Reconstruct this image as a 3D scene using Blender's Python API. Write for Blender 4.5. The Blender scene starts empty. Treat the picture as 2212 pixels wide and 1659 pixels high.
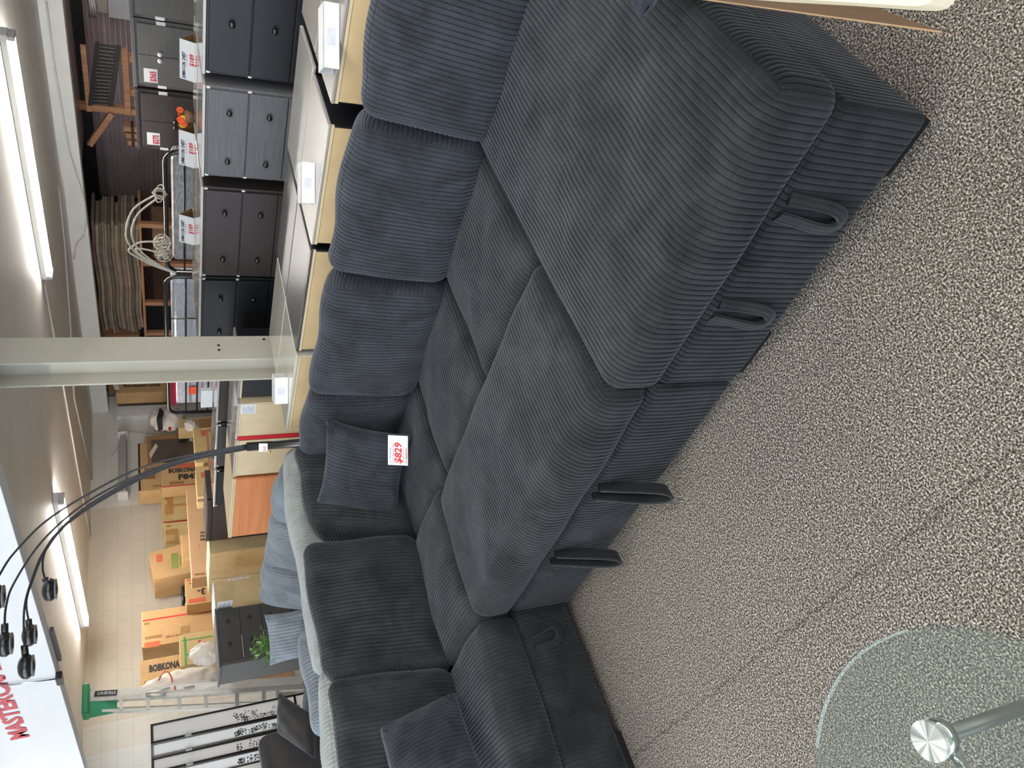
import bpy, bmesh, math, random
import numpy as np
from mathutils import Vector, Matrix
S = bpy.context.scene
COL = S.collection
# ---------------------------------------------------------------- camera
F = 1610.0                                   # focal length in pixels of the 2212-wide frame
_d = np.array([965.0 - 829.5, -(4500.0 - 1106.0), -F]); _up = -_d / np.linalg.norm(_d)
_f = np.array([0, 0, -1.0]); _f = _f - _up * _f.dot(_up); _f /= np.linalg.norm(_f)
_r = np.cross(_f, _up); _A = math.radians(41.0)
RW = np.array([math.sin(_A) * _f + math.cos(_A) * _r, math.cos(_A) * _f - math.sin(_A) * _r, _up])
CZ = 1.5
cam = bpy.data.objects.new('camera', bpy.data.cameras.new('camera')); COL.objects.link(cam)
_m = RW @ np.array([[0, 1, 0], [-1, 0, 0], [0, 0, 1.0]])
_M4 = Matrix([list(_m[0]) + [0], list(_m[1]) + [0], list(_m[2]) + [CZ], [0, 0, 0, 1]])
cam.matrix_world = _M4
cam.data.sensor_width = 36; cam.data.lens = F / 2212 * 36; cam.data.clip_start = 0.02
S.camera = cam
def ray(x, y): return Vector(RW @ np.array([(1659 - y) - 829.5, -(x - 1106.0), -F]))
def onz(x, y, z): d = ray(x, y); t = (z - CZ) / d.z; return Vector((t * d.x, t * d.y, z))
def onX(x, y, X): d = ray(x, y); t = X / d.x; return Vector((X, t * d.y, CZ + t * d.z))
def onY(x, y, Y): d = ray(x, y); t = Y / d.y; return Vector((t * d.x, Y, CZ + t * d.z))
def dep(x, y, D): d = ray(x, y); return Vector((0, 0, CZ)) + d * (D / F)
# ---------------------------------------------------------------- view, world, lights
S.view_settings.view_transform = 'Standard'; S.view_settings.look = 'None'
S.view_settings.gamma = 1.0; S.view_settings.exposure = 0.22; S.view_settings.use_curve_mapping = False
w = bpy.data.worlds.new('world'); S.world = w; w.use_nodes = True
w.node_tree.nodes['Background'].inputs[0].default_value = (0.92, 0.96, 1.0, 1)
w.node_tree.nodes['Background'].inputs[1].default_value = 0.35
def area(name, loc, rot, sx, sy, power, color):
    l = bpy.data.lights.new(name, 'AREA'); l.shape = 'RECTANGLE'; l.size = sx; l.size_y = sy; l.energy = power; l.color = color
    o = bpy.data.objects.new(name, l); COL.objects.link(o); o.location = loc; o.rotation_euler = rot; return o
# daylight from the shop front behind the camera, on the -X side
area('shop_front_daylight', (-3.9, 4.0, 1.7), (0, math.radians(-80), 0), 2.6, 13.0, 330, (0.74, 0.86, 1.0))
area('front_fill', (1.5, -2.9, 1.9), (math.radians(84), 0, 0), 6.0, 2.4, 130, (1.0, 0.98, 0.95))  # added fill light, brightens the faces turned towards -Y
WARM = (1.0, 0.955, 0.88)
# ---------------------------------------------------------------- materials
MATS = {}
def nm(name):
    m = bpy.data.materials.new(name); m.use_nodes = True; nt = m.node_tree
    return m, nt, nt.nodes['Principled BSDF']
def N(nt, t, **k):
    n = nt.nodes.new(t)
    for a, b in k.items():
        if isinstance(a, str) and a.startswith('i_'): n.inputs[a[2:].replace('_', ' ')].default_value = b
        else: setattr(n, a, b)
    return n
def rgba(c): return (c[0], c[1], c[2], 1)
def srgb(r, g, b):
    f = lambda v: (v / 255 / 12.92) if v / 255 <= .04045 else ((v / 255 + .055) / 1.055) ** 2.4
    return (f(r), f(g), f(b))
def ramp(nt, fac, stops, interp='LINEAR'):
    r = nt.nodes.new('ShaderNodeValToRGB'); r.color_ramp.interpolation = interp
    e = r.color_ramp.elements
    while len(e) < len(stops): e.new(.5)
    for i, (p, c) in enumerate(stops): e[i].position = p; e[i].color = rgba(c)
    nt.links.new(fac, r.inputs[0]); return r
def plain(name, c, rough=.6, metal=0, var=.06, scale=6, bump=0, bscale=80, coat=0, spec=.5, stretch=None):
    if name in MATS: return MATS[name]
    m, nt, p = nm(name)
    tc = N(nt, 'ShaderNodeTexCoord'); mp = N(nt, 'ShaderNodeMapping'); nt.links.new(tc.outputs['Object'], mp.inputs[0])
    if stretch: mp.inputs['Scale'].default_value = stretch
    no = N(nt, 'ShaderNodeTexNoise', i_Scale=scale, i_Detail=5.0); nt.links.new(mp.outputs[0], no.inputs['Vector'])
    lo = [v * (1 - var) for v in c]; hi = [min(1, v * (1 + var)) for v in c]
    r = ramp(nt, no.outputs['Fac'], [(.3, lo), (.7, hi)]); nt.links.new(r.outputs[0], p.inputs['Base Color'])
    p.inputs['Roughness'].default_value = rough; p.inputs['Metallic'].default_value = metal
    p.inputs['Coat Weight'].default_value = coat; p.inputs['Specular IOR Level'].default_value = spec
    if bump:
        n2 = N(nt, 'ShaderNodeTexNoise', i_Scale=bscale, i_Detail=4.0); nt.links.new(tc.outputs['Object'], n2.inputs['Vector'])
        b = N(nt, 'ShaderNodeBump', i_Strength=bump, i_Distance=.01); nt.links.new(n2.outputs['Fac'], b.inputs['Height']); nt.links.new(b.outputs[0], p.inputs['Normal'])
    MATS[name] = m; return m
def fabric(name, c, var=.28, sheen=.5, scale=7, tint=(1, 1, 1), fine=.12):
    if name in MATS: return MATS[name]
    m, nt, p = nm(name)
    tc = N(nt, 'ShaderNodeTexCoord')
    n1 = N(nt, 'ShaderNodeTexNoise', i_Scale=scale, i_Detail=7.0, i_Roughness=.62, i_Distortion=.6); nt.links.new(tc.outputs['Object'], n1.inputs['Vector'])
    r = ramp(nt, n1.outputs['Fac'], [(.34, [v * (1 - var) for v in c]), (.5, c), (.66, [v * (1 + var) * t for v, t in zip(c, tint)])])
    n2 = N(nt, 'ShaderNodeTexNoise', i_Scale=900.0, i_Detail=2.0); nt.links.new(tc.outputs['Object'], n2.inputs['Vector'])
    r2 = ramp(nt, n2.outputs['Fac'], [(.35, (1 - fine,) * 3), (.65, (1 + fine,) * 3)])
    mx = N(nt, 'ShaderNodeMix', data_type='RGBA', blend_type='MULTIPLY'); mx.inputs[0].default_value = 1
    nt.links.new(r.outputs[0], mx.inputs[6]); nt.links.new(r2.outputs[0], mx.inputs[7]); nt.links.new(mx.outputs[2], p.inputs['Base Color'])
    p.inputs['Roughness'].default_value = .95; p.inputs['Specular IOR Level'].default_value = .12
    p.inputs['Sheen Weight'].default_value = sheen; p.inputs['Sheen Roughness'].default_value = .45; p.inputs['Sheen Tint'].default_value = (.75, .82, .95, 1)
    b = N(nt, 'ShaderNodeBump', i_Strength=.25, i_Distance=.002); nt.links.new(n2.outputs['Fac'], b.inputs['Height']); nt.links.new(b.outputs[0], p.inputs['Normal'])
    MATS[name] = m; return m
def emit(name, c, s):
    m, nt, p = nm(name); p.inputs['Base Color'].default_value = rgba(c)
    p.inputs['Emission Color'].default_value = rgba(c); p.inputs['Emission Strength'].default_value = s; MATS[name] = m; return m
def woodgrain(name, c1, c2, axis=2, rough=.5, dens=60, coat=0):
    if name in MATS: return MATS[name]
    m, nt, p = nm(name); tc = N(nt, 'ShaderNodeTexCoord'); mp = N(nt, 'ShaderNodeMapping'); nt.links.new(tc.outputs['Object'], mp.inputs[0])
    sc = [dens] * 3; sc[axis] = dens * .025; mp.inputs['Scale'].default_value = sc
    n = N(nt, 'ShaderNodeTexNoise', i_Scale=1.6, i_Detail=6.0, i_Roughness=.6); nt.links.new(mp.outputs[0], n.inputs['Vector'])
    r = ramp(nt, n.outputs['Fac'], [(.32, c1), (.68, c2)]); nt.links.new(r.outputs[0], p.inputs['Base Color'])
    p.inputs['Roughness'].default_value = rough; p.inputs['Coat Weight'].default_value = coat
    MATS[name] = m; return m
cord = fabric('corduroy_charcoal', (.0235, .0248, .0262), var=.45, sheen=.26)
corddaylit = fabric('corduroy_daylit_blue', (.032, .0362, .046), sheen=.28, var=.36)  # same corduroy, with the blue of cool daylight put into its colour
cordlight = fabric('corduroy_pale_grey', (.30, .33, .32), var=.12, sheen=.3)
cordsteel = fabric('corduroy_steel_blue', (.19, .22, .25), var=.22, sheen=.35)
tweed = fabric('charcoal_velvet', (.045, .042, .041), var=.12, scale=4, sheen=.3)
blackplastic = plain('black_plastic', (.008, .008, .009), .45)
white = plain('white_paint', (.72, .73, .72), .55, var=.03)
coltan = plain('column_paint', (.55, .53, .45), .5, var=.05, scale=3)
mdf = plain('mdf_board', srgb(212, 188, 144), .75, var=.06, scale=9, bump=.1, bscale=300)
mdfpale = plain('mdf_pale', srgb(222, 203, 166), .75, var=.05, scale=9)
knobm = plain('black_knob', (.01, .01, .011), .18, spec=.8)
whiteknob = plain('white_knob', (.75, .73, .68), .2)
chrome = plain('chrome', (.75, .78, .8), .12, metal=1, var=.02)
alum = plain('aluminium', (.62, .62, .60), .38, metal=.75, var=.08, scale=20)
cardb = plain('cardboard', srgb(194, 158, 112), .85, var=.07, scale=5, bump=.08, bscale=200)
carddark = plain('cardboard_brown', srgb(140, 104, 70), .85, var=.08, scale=5)
cardyel = plain('cardboard_yellow', srgb(198, 172, 122), .85, var=.07, scale=5)
red = plain('red_ink', srgb(205, 40, 48), .6, var=.02)
black = plain('black_ink', (.02, .02, .022), .6, var=.02)
grey_ink = plain('grey_ink', (.30, .33, .40), .7, var=.02)
tape = plain('packing_tape', srgb(176, 132, 74), .3, var=.05)
paper = plain('white_card', (.80, .82, .84), .7, var=.02)
blackmetal = plain('black_metal', (.01, .01, .011), .25, spec=.7)
lumber = woodgrain('lumber', srgb(150, 108, 78), srgb(190, 142, 106), 2, .7, 20)
# ---------------------------------------------------------------- mesh helpers
def newobj(name, me, mat, parent=None, M=None, smooth=False):
    o = bpy.data.objects.new(name, me); COL.objects.link(o)
    if mat is not None and not me.materials: me.materials.append(mat)
    if smooth: me.polygons.foreach_set('use_smooth', [True] * len(me.polygons))
    off = Vector((0, 0, 0)); p = parent
    if p is not None:
        o.parent = p
        base = p
        while base.parent is not None: base = base.parent
        Wp = Matrix.Identity(4); q = p; chain = []
        while q is not None: chain.append(q); q = q.parent
        for q in reversed(chain): Wp = Wp @ q.matrix_basis
        o.matrix_basis = Wp.inverted() @ (M if M is not None else Matrix.Identity(4))
    elif M is not None: o.matrix_basis = M
    return o
def thing(name, label, cat, loc, group=None, kind=None):
    o = bpy.data.objects.new(name, None); COL.objects.link(o); o.location = loc; o.empty_display_size = .1
    o.matrix_basis = Matrix.Translation(Vector(loc))
    return tag(o, label, cat, group, kind)
def tag(o, label=None, cat=None, group=None, kind=None):
    if label: o['label'] = label
    if cat: o['category'] = cat
    if group: o['group'] = group
    if kind: o['kind'] = kind
    return o
class MB:
    def __init__(s): s.b = bmesh.new()
    def box(s, lo, hi, M=None, bev=0):
        vs = [Vector((x, y, z)) for x in (lo[0], hi[0]) for y in (lo[1], hi[1]) for z in (lo[2], hi[2])]
        if bev > 0:
            t = bmesh.new(); bmesh.ops.create_cube(t, size=1)
            c = (Vector(lo) + Vector(hi)) / 2; d = Vector(hi) - Vector(lo)
            for v in t.verts: v.co = Vector((c[i] + v.co[i] * d[i] for i in range(3)))
            bmesh.ops.bevel(t, geom=list(t.edges), offset=min(bev, min(abs(k) for k in d) * .45), segments=2, affect='EDGES', profile=.5)
            if M is not None: t.transform(M)
            me = bpy.data.meshes.new('t'); t.to_mesh(me); s.b.from_mesh(me); bpy.data.meshes.remove(me); t.free(); return s
        if M is not None: vs = [M @ v for v in vs]
        v = [s.b.verts.new(p) for p in vs]
        for q in ((0, 1, 3, 2), (4, 6, 7, 5), (0, 4, 5, 1), (2, 3, 7, 6), (0, 2, 6, 4), (1, 5, 7, 3)): s.b.faces.new([v[i] for i in q])
        return s
    def quad(s, pts):
        s.b.faces.new([s.b.verts.new(Vector(p)) for p in pts]); return s
    def hexa(s, a, b):
        """two quads a,b (4 pts each, same winding) joined"""
        A = [s.b.verts.new(Vector(p)) for p in a]; B = [s.b.verts.new(Vector(p)) for p in b]; n = len(A)
        s.b.faces.new(A[::-1]); s.b.faces.new(B)
        for i in range(n): s.b.faces.new([A[i], A[(i + 1) % n], B[(i + 1) % n], B[i]])
        return s
    def tube(s, pts, r, seg=8, caps=True, r2=None):
        pts = [Vector(p) for p in pts]; rings = []
        up = Vector((0, 0, 1)); prev = None
        for i, p in enumerate(pts):
            t = ((pts[min(i + 1, len(pts) - 1)] - pts[max(i - 1, 0)])).normalized()
            if prev is None: a = t.orthogonal().normalized()
            else:
                a = (prev - t * prev.dot(t)); a = a.normalized() if a.length > 1e-6 else t.orthogonal().normalized()
            prev = a; b = t.cross(a)
            rr = r if r2 is None else r + (r2 - r) * i / (len(pts) - 1)
            rings.append([s.b.verts.new(p + (a * math.cos(2 * math.pi * k / seg) + b * math.sin(2 * math.pi * k / seg)) * rr) for k in range(seg)])
        for i in range(len(rings) - 1):
            for k in range(seg): s.b.faces.new([rings[i][k], rings[i][(k + 1) % seg], rings[i + 1][(k + 1) % seg], rings[i + 1][k]])
        if caps: s.b.faces.new(rings[0][::-1]); s.b.faces.new(rings[-1])
        return s
    def lathe(s, prof, M, seg=20):
        rings = []
        for (r, z) in prof: rings.append([s.b.verts.new(M @ Vector((max(r, 1e-4) * math.cos(2 * math.pi * k / seg), max(r, 1e-4) * math.sin(2 * math.pi * k / seg), z))) for k in range(seg)])
        for i in range(len(rings) - 1):
            for k in range(seg): s.b.faces.new([rings[i][k], rings[i][(k + 1) % seg], rings[i + 1][(k + 1) % seg], rings[i + 1][k]])
        s.b.faces.new(rings[0][::-1]); s.b.faces.new(rings[-1]); return s
    def sphere(s, c, r, sc=(1, 1, 1), seg=12, M=None):
        t = bmesh.new(); bmesh.ops.create_uvsphere(t, u_segments=seg, v_segments=max(6, seg // 2 + 2), radius=r)
        for v in t.verts: v.co = Vector((v.co.x * sc[0], v.co.y * sc[1], v.co.z * sc[2])) 
        if M is not None: t.transform(M)
        for v in t.verts: v.co += Vector(c)
        me = bpy.data.meshes.new('t'); t.to_mesh(me); s.b.from_mesh(me); bpy.data.meshes.remove(me); t.free(); return s
    def build(s, name, mat, parent=None, smooth=False):
        bmesh.ops.recalc_face_normals(s.b, faces=s.b.faces)
        me = bpy.data.meshes.new(name); s.b.to_mesh(me); s.b.free()
        return newobj(name, me, mat, parent, None, smooth)
def bx(name, lo, hi, mat, parent=None, M=None, bev=.003):
    return MB().box(lo, hi, M, bev).build(name, mat, parent)
def struct(o): o['kind'] = 'structure'; return o
def text(name, s, size, org, xd, yd, mat, parent, align='LEFT', fat=0, xs=1.0, fit=None, shear=0):
    cu = bpy.data.curves.new('t', 'FONT'); cu.body = s; cu.size = size; cu.extrude = .0004; cu.align_x = align; cu.offset = fat; cu.resolution_u = 2; cu.shear = shear
    t = bpy.data.objects.new('t', cu); COL.objects.link(t); bpy.context.view_layer.update()
    me = bpy.data.meshes.new_from_object(t.evaluated_get(bpy.context.evaluated_depsgraph_get()))
    bpy.data.objects.remove(t); bpy.data.curves.remove(cu)
    xd = Vector(xd).normalized(); yd = Vector(yd).normalized(); z = xd.cross(yd)
    M = Matrix([[xd[i] * xs, yd[i], z[i], org[i] + z[i] * .0008] for i in range(3)] + [[0, 0, 0, 1]])
    if fit:
        ww = max(v.co.x for v in me.vertices); me.transform(Matrix.Diagonal((fit / ww, 1, 1, 1)))
    me.transform(M); me.materials.clear()
    return newobj(name, me, mat, parent)
NX = ((0, -1, 0), (0, 0, 1)); NY = ((1, 0, 0), (0, 0, 1)); NYD = ((0, 0, -1), (1, 0, 0))
def TM(loc, rx=0, ry=0, rz=0): return Matrix.Translation(Vector(loc)) @ Matrix.Rotation(rz, 4, 'Z') @ Matrix.Rotation(ry, 4, 'Y') @ Matrix.Rotation(rx, 4, 'X')
# ---------------------------------------------------------------- ribbed cushion generator (true rib geometry)
def grids_to_obj(name, grids, mat, parent, M):
    V = []; Fs = []; o = 0
    for G, flip in grids:
        a, b = G.shape[:2]; V.append(G.reshape(-1, 3)); idx = (np.arange(a * b) + o).reshape(a, b)
        q = np.stack([idx[:-1, :-1], idx[1:, :-1], idx[1:, 1:], idx[:-1, 1:]], -1).reshape(-1, 4)
        if flip: q = q[:, ::-1]
        Fs.append(q); o += a * b
    V = np.concatenate(V).astype(np.float32); Q = np.concatenate(Fs).astype(np.int32)
    me = bpy.data.meshes.new(name); me.vertices.add(len(V)); me.vertices.foreach_set('co', V.ravel())
    me.loops.add(Q.size); me.loops.foreach_set('vertex_index', Q.ravel())
    me.polygons.add(len(Q)); me.polygons.foreach_set('loop_start', np.arange(0, Q.size, 4, dtype=np.int32))
    me.polygons.foreach_set('loop_total', np.full(len(Q), 4, dtype=np.int32))
    me.polygons.foreach_set('use_smooth', np.ones(len(Q), dtype=bool)); me.update(calc_edges=True)
    return newobj(name, me, mat, parent, M)
GOFF = np.array([-.30, -.17, -.09, -.035, 0, .035, .09, .17, .30, .5])
def ribprof(s, pitch, amp):
    d = np.abs(((s / pitch) % 1.0) - .5)                     # distance to the groove centre
    return -amp * np.clip(1 - d / .115, 0, 1) ** .8 - amp * .28 * np.clip(1 - d / .5, 0, 1) ** 2
def ribsamples(H, pitch):
    k = np.arange(math.floor(-H / pitch) - 1, math.ceil(H / pitch) + 1)
    t = ((k[:, None] + .5 + GOFF[None, :]) * pitch).ravel(); t = t[(t > -H + .0008) & (t < H - .0008)]
    return np.unique(np.round(np.concatenate([[-H, H], t]), 5))
def cushion(name, size, r, rib, alt, mat, parent, M, pitch=.016, amp=.0042, puff=(0, 0, 0), npuff=None, warp=None, wr=.003, seed=0, seam=.0025, skip=()):
    h = np.array(size) / 2.0; rng = np.random.RandomState(seed); ph = rng.rand(12) * 6.28; npuff = npuff or puff
    def samples(ax, fine):
        H = h[ax]
        if fine: return np.unique(np.round(np.concatenate([ribsamples(H, pitch), [-H + .003, H - .003, -H + .007, H - .007]]), 5))
        else:
            n = max(4, int((2 * H - 2 * r) / .02)); t = np.linspace(-H + r, H - r, n)
        e = np.array([0, .0025, .006, .012]); e = e[e < r]; e = np.concatenate([e, np.linspace(.015, r * .9, 4)]) if r > .02 else e
        t = np.concatenate([t, -H + e, H - e]); t = np.unique(np.round(t, 5)); return t
    G = []
    for n in range(3):
        i, j = [k for k in range(3) if k != n]
        fineax = alt if n == rib else rib
        ti = samples(i, i == fineax); tj = samples(j, j == fineax)
        A, B = np.meshgrid(ti, tj, indexing='ij')
        for sg in (-1, 1):
            if (n, sg) in skip: continue
            Q = np.zeros(A.shape + (3,)); Q[..., i] = A; Q[..., j] = B; Q[..., n] = sg * h[n]
            c = np.clip(Q, -(h - r), h - r); d = Q - c; nn = d / np.linalg.norm(d, axis=-1, keepdims=True)
            P = c + r * nn
            s = Q[..., fineax]
            di = h[i] - np.abs(A); dj = h[j] - np.abs(B)
            if n == rib: fade = np.clip(np.minimum(di, dj) / .008, 0, 1)
            else:
                dr = h[rib] - np.abs(Q[..., rib]); fade = np.clip(dr / .008, 0, 1)
            disp = ribprof(s, pitch, amp) * fade
            dd = np.minimum(di, dj)
            disp = disp - seam * np.exp(-(dd / .004) ** 2)
            # wrinkles
            x, y, z = P[..., 0], P[..., 1], P[..., 2]
            disp = disp + wr * (np.sin(x * 11 + ph[0] + 2 * np.sin(y * 5 + ph[1])) * np.sin(y * 9 + ph[2]) + .6 * np.sin(z * 17 + ph[3] + x * 6) * np.sin(y * 15 + ph[4] + z * 5) + .35 * np.sin(x * 31 + ph[5]) * np.sin(y * 27 + z * 22 + ph[6]))
            P = P + nn * disp[..., None]
            for k in range(3):
                o1, o2 = [q for q in range(3) if q != k]
                wgt = np.clip(1 - (P[..., o1] / h[o1]) ** 2, 0, 1) * np.clip(1 - (P[..., o2] / h[o2]) ** 2, 0, 1)
                pf = np.where(nn[..., k] > 0, puff[k], npuff[k])
                P[..., k] += pf * np.clip(P[..., k] / h[k], -1, 1) * wgt ** .6
            if warp is not None: P = warp(P)
            flip = (sg > 0) if n == 1 else (sg < 0)
            G.append((P, flip))
    return grids_to_obj(name, G, mat, parent, M)
def pillow(name, a, b, T, mat, parent, M, pitch=.016, amp=.004, seed=0, rib=True, pinch=.1, wr=.006):
    rng = np.random.RandomState(seed); ph = rng.rand(8) * 6.28
    u = ribsamples(a, pitch) / a if rib else np.linspace(-1, 1, 40)
    v = np.linspace(-1, 1, 44); U, Vv = np.meshgrid(u, v, indexing='ij')
    G = []
    for sg in (1, -1):
        X = U * a * (1 - pinch * (1 - Vv ** 2) * np.abs(U) ** 3); Y = Vv * b * (1 - pinch * (1 - U ** 2) * np.abs(Vv) ** 3)
        H = T * ((1 - U ** 2).clip(0) * (1 - Vv ** 2).clip(0)) ** .42
        e = np.minimum(1 - np.abs(U), 1 - np.abs(Vv))
        H = H + wr * np.sin(U * 7 + ph[0] + Vv * 3) * np.sin(Vv * 6 + ph[1]) * np.clip(e * 3, 0, 1) + .006 * np.clip(e * 40, 0, 1)
        cr = np.exp(-((np.abs(U) - .85) ** 2 + (np.abs(Vv) - .85) ** 2) / .02)
        H = H + cr * .010 * np.sin((U - Vv * np.sign(U * Vv)) * 40)
        if rib: H = H + ribprof(X, pitch, amp) * np.clip(e * 30, 0, 1)
        G.append((np.stack([X, Y, sg * H], -1), sg < 0))
    return grids_to_obj(name, G, mat, parent, M)
# ================================================================ THE ROOM
CE = 2.62
# carpet: speckled pile with a frayed seam
m, nt, p = nm('speckled_carpet'); tc = N(nt, 'ShaderNodeTexCoord')
n1 = N(nt, 'ShaderNodeTexNoise', i_Scale=215.0, i_Detail=2.0, i_Roughness=.6, i_Distortion=.3); nt.links.new(tc.outputs['Object'], n1.inputs['Vector'])
r1 = ramp(nt, n1.outputs['Fac'], [(.38, (.030, .029, .028)), (.46, (.11, .104, .096)), (.54, (.22, .205, .18)), (.64, (.62, .57, .48))])
n2 = N(nt, 'ShaderNodeTexNoise', i_Scale=1.3, i_Detail=3.0); nt.links.new(tc.outputs['Object'], n2.inputs['Vector'])
r2 = ramp(nt, n2.outputs['Fac'], [(.3, (.88, .88, .90)), (.7, (1.0, .98, .94))])
mx = N(nt, 'ShaderNodeMix', data_type='RGBA', blend_type='MULTIPLY'); mx.inputs[0].default_value = 1
nt.links.new(r1.outputs[0], mx.inputs[6]); nt.links.new(r2.outputs[0], mx.inputs[7])
sep = N(nt, 'ShaderNodeSeparateXYZ'); n3 = N(nt, 'ShaderNodeTexNoise', i_Scale=26.0, i_Detail=4.0); nt.links.new(tc.outputs['Object'], n3.inputs['Vector'])
nt.links.new(tc.outputs['Object'], sep.inputs[0])
a1 = N(nt, 'ShaderNodeMath', operation='MULTIPLY_ADD'); nt.links.new(n3.outputs['Fac'], a1.inputs[0]); a1.inputs[1].default_value = .05; a1.inputs[2].default_value = -.485
a2 = N(nt, 'ShaderNodeMath', operation='ADD'); nt.links.new(sep.outputs['X'], a2.inputs[0]); nt.links.new(a1.outputs[0], a2.inputs[1])
a3 = N(nt, 'ShaderNodeMath', operation='ABSOLUTE'); nt.links.new(a2.outputs[0], a3.inputs[0])
r3 = ramp(nt, a3.outputs[0], [(.0, (.55, .54, .52)), (.005, (1, 1, 1))])
mx2 = N(nt, 'ShaderNodeMix', data_type='RGBA', blend_type='MULTIPLY'); mx2.inputs[0].default_value = 1
nt.links.new(mx.outputs[2], mx2.inputs[6]); nt.links.new(r3.outputs[0], mx2.inputs[7]); nt.links.new(mx2.outputs[2], p.inputs['Base Color'])
p.inputs['Roughness'].default_value = .95; p.inputs['Specular IOR Level'].default_value = .1
b = N(nt, 'ShaderNodeBump', i_Strength=.6, i_Distance=.004); nt.links.new(n1.outputs['Fac'], b.inputs['Height']); nt.links.new(b.outputs[0], p.inputs['Normal'])
carpet = m
struct(bx('floor', (-4.2, -3, -.05), (13.3, 12.3, 0), carpet, bev=0))
ceilm = plain('ceiling_paint', (.80, .78, .74), .6, var=.04, scale=2)
struct(bx('ceiling', (2.95, -3, CE), (10.3, 12.3, CE + .08), ceilm, bev=0))
struct(bx('ceiling_front', (-4.2, -3, 3.4), (2.95, 12.3, 3.48), ceilm, bev=0))
# painted block wall
def block(name, c, blocks=True):
    m, nt, p = nm(name); tc = N(nt, 'ShaderNodeTexCoord'); mp = N(nt, 'ShaderNodeMapping'); mp.inputs['Rotation'].default_value = (math.radians(90), 0, 0)
    nt.links.new(tc.outputs['Object'], mp.inputs[0])
    br = N(nt, 'ShaderNodeTexBrick', i_Scale=1.0, i_Mortar_Size=.008, i_Brick_Width=.40, i_Row_Height=.20, i_Mortar_Smooth=.3)
    br.inputs['Color1'].default_value = rgba(c); br.inputs['Color2'].default_value = rgba([v * .97 for v in c]); br.inputs['Mortar'].default_value = rgba([v * .90 for v in c])
    nt.links.new(mp.outputs[0], br.inputs['Vector'])
    no = N(nt, 'ShaderNodeTexNoise', i_Scale=1.1, i_Detail=5.0); nt.links.new(tc.outputs['Object'], no.inputs['Vector'])
    rr = ramp(nt, no.outputs['Fac'], [(.35, (.9, .9, .9)), (.6, (1, 1, 1))])
    mx = N(nt, 'ShaderNodeMix', data_type='RGBA', blend_type='MULTIPLY'); mx.inputs[0].default_value = 1
    nt.links.new(br.outputs['Color'], mx.inputs[6]); nt.links.new(rr.outputs[0], mx.inputs[7]); nt.links.new(mx.outputs[2], p.inputs['Base Color'])
    b = N(nt, 'ShaderNodeBump', i_Strength=.25, i_Distance=.004, invert=True); nt.links.new(br.outputs['Fac'], b.inputs['Height']); nt.links.new(b.outputs[0], p.inputs['Normal'])
    p.inputs['Roughness'].default_value = .6; return m
blk = block('beige_block_wall', (.70, .64, .54)); blkw = block('pale_block_wall', (.78, .75, .69)); blkc = block('cool_block_wall', (.80, .82, .80))
struct(bx('wall_back', (4.47, 12.1, 0), (8.1, 12.3, CE), blk, bev=0))
struct(bx('wall_back_right', (8.1, 12.1, 0), (10.6, 12.3, CE), blkw, bev=0))
struct(bx('wall_back_left', (4.07, 12.1, 0), (4.47, 12.3, CE), blkw, bev=0))
struct(bx('wall_back_far_left', (-4.2, 12.1, 0), (4.07, 12.3, 3.4), blkc, bev=0))
struct(bx('trim_1', (10.22, -3, 2.36), (10.45, 12.1, 2.62), white, bev=.004))            # white header beam along the storage opening
struct(bx('trim_2', (10.0, 11.98, 0), (10.25, 12.1, 2.22), white, bev=.003))              # jamb at the wall
# storage bay
darkw = plain('storage_wall', (.035, .033, .036), .8, var=.15, scale=2)
mauve = plain('storage_ceiling', (.36, .31, .32), .7, var=.05)
struct(bx('wall_right', (13.15, -3, 0), (13.3, 13.4, 3.3), darkw, bev=0))
struct(bx('wall_storage_back', (10.45, 13.2, 0), (13.15, 13.4, 3.3), darkw, bev=0))
struct(bx('wall_storage_side', (10.6, 12.1, 0), (10.75, 13.2, 3.3), plain('unpainted_block', (.30, .29, .28), .8, var=.1), bev=0))
struct(bx('ceiling_storage_low', (10.45, -3, 2.5), (13.15, 8.0, 2.56), mauve, bev=0))
struct(bx('ceiling_storage_high', (10.45, 8.0, 3.2), (13.15, 13.2, 3.3), darkw, bev=0))
struct(bx('wall_storage_drop', (10.45, 8.0, 2.56), (13.15, 8.06, 3.2), darkw, bev=0))
struct(bx('wall_storage_lintel', (10.45, 8.0, 2.62), (10.52, 13.2, 3.2), darkw, bev=0))
# slatted roll-up shutter
sl = plain('shutter_metal', (.46, .37, .38), .45, metal=.3, var=.1, scale=3)
yy = np.array([4.6, 9.25]); zz = np.arange(0.05, 2.34, .0055)
Yg, Zg = np.meshgrid(yy, zz, indexing='ij'); Xg = 13.05 - .035 * np.abs(np.sin(np.pi * Zg / .075)) ** .5
sh = struct(grids_to_obj('door_1', [(np.stack([Xg, Yg, Zg], -1), True)], sl, None, None))
def light_fixture(y0, y1, X, label, z=2.56, strength=34, top=CE, grp='fluorescent strip lights on the ceiling', spread=.055):
    t = thing('fluorescent_light', label, 'light', (X, (y0 + y1) / 2, z), grp)
    bx('housing', (X - .075, y0, z), (X + .075, y1, top - .001), white, t, bev=.01)
    tm = MATS.get('tube_glow_%d' % strength) or emit('tube_glow_%d' % strength, WARM, strength)
    for dx in (-spread, spread):
        MB().tube([(X + dx, y0 + .05, z - .028), (X + dx, y1 - .05, z - .028)], .016, 10).build('tube', tm, t, True)
    for yy in (y0 + .01, y1 - .05):
        bx('end_cap', (X - .075, yy, z - .05), (X + .075, yy + .04, z), plain('lamp_end_cap', (.5, .5, .52), .4), t, bev=.004)
    return t
light_fixture(3.62, 6.35, 7.38, 'long fluorescent strip light above the row of five-drawer chests', strength=80)
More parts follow.
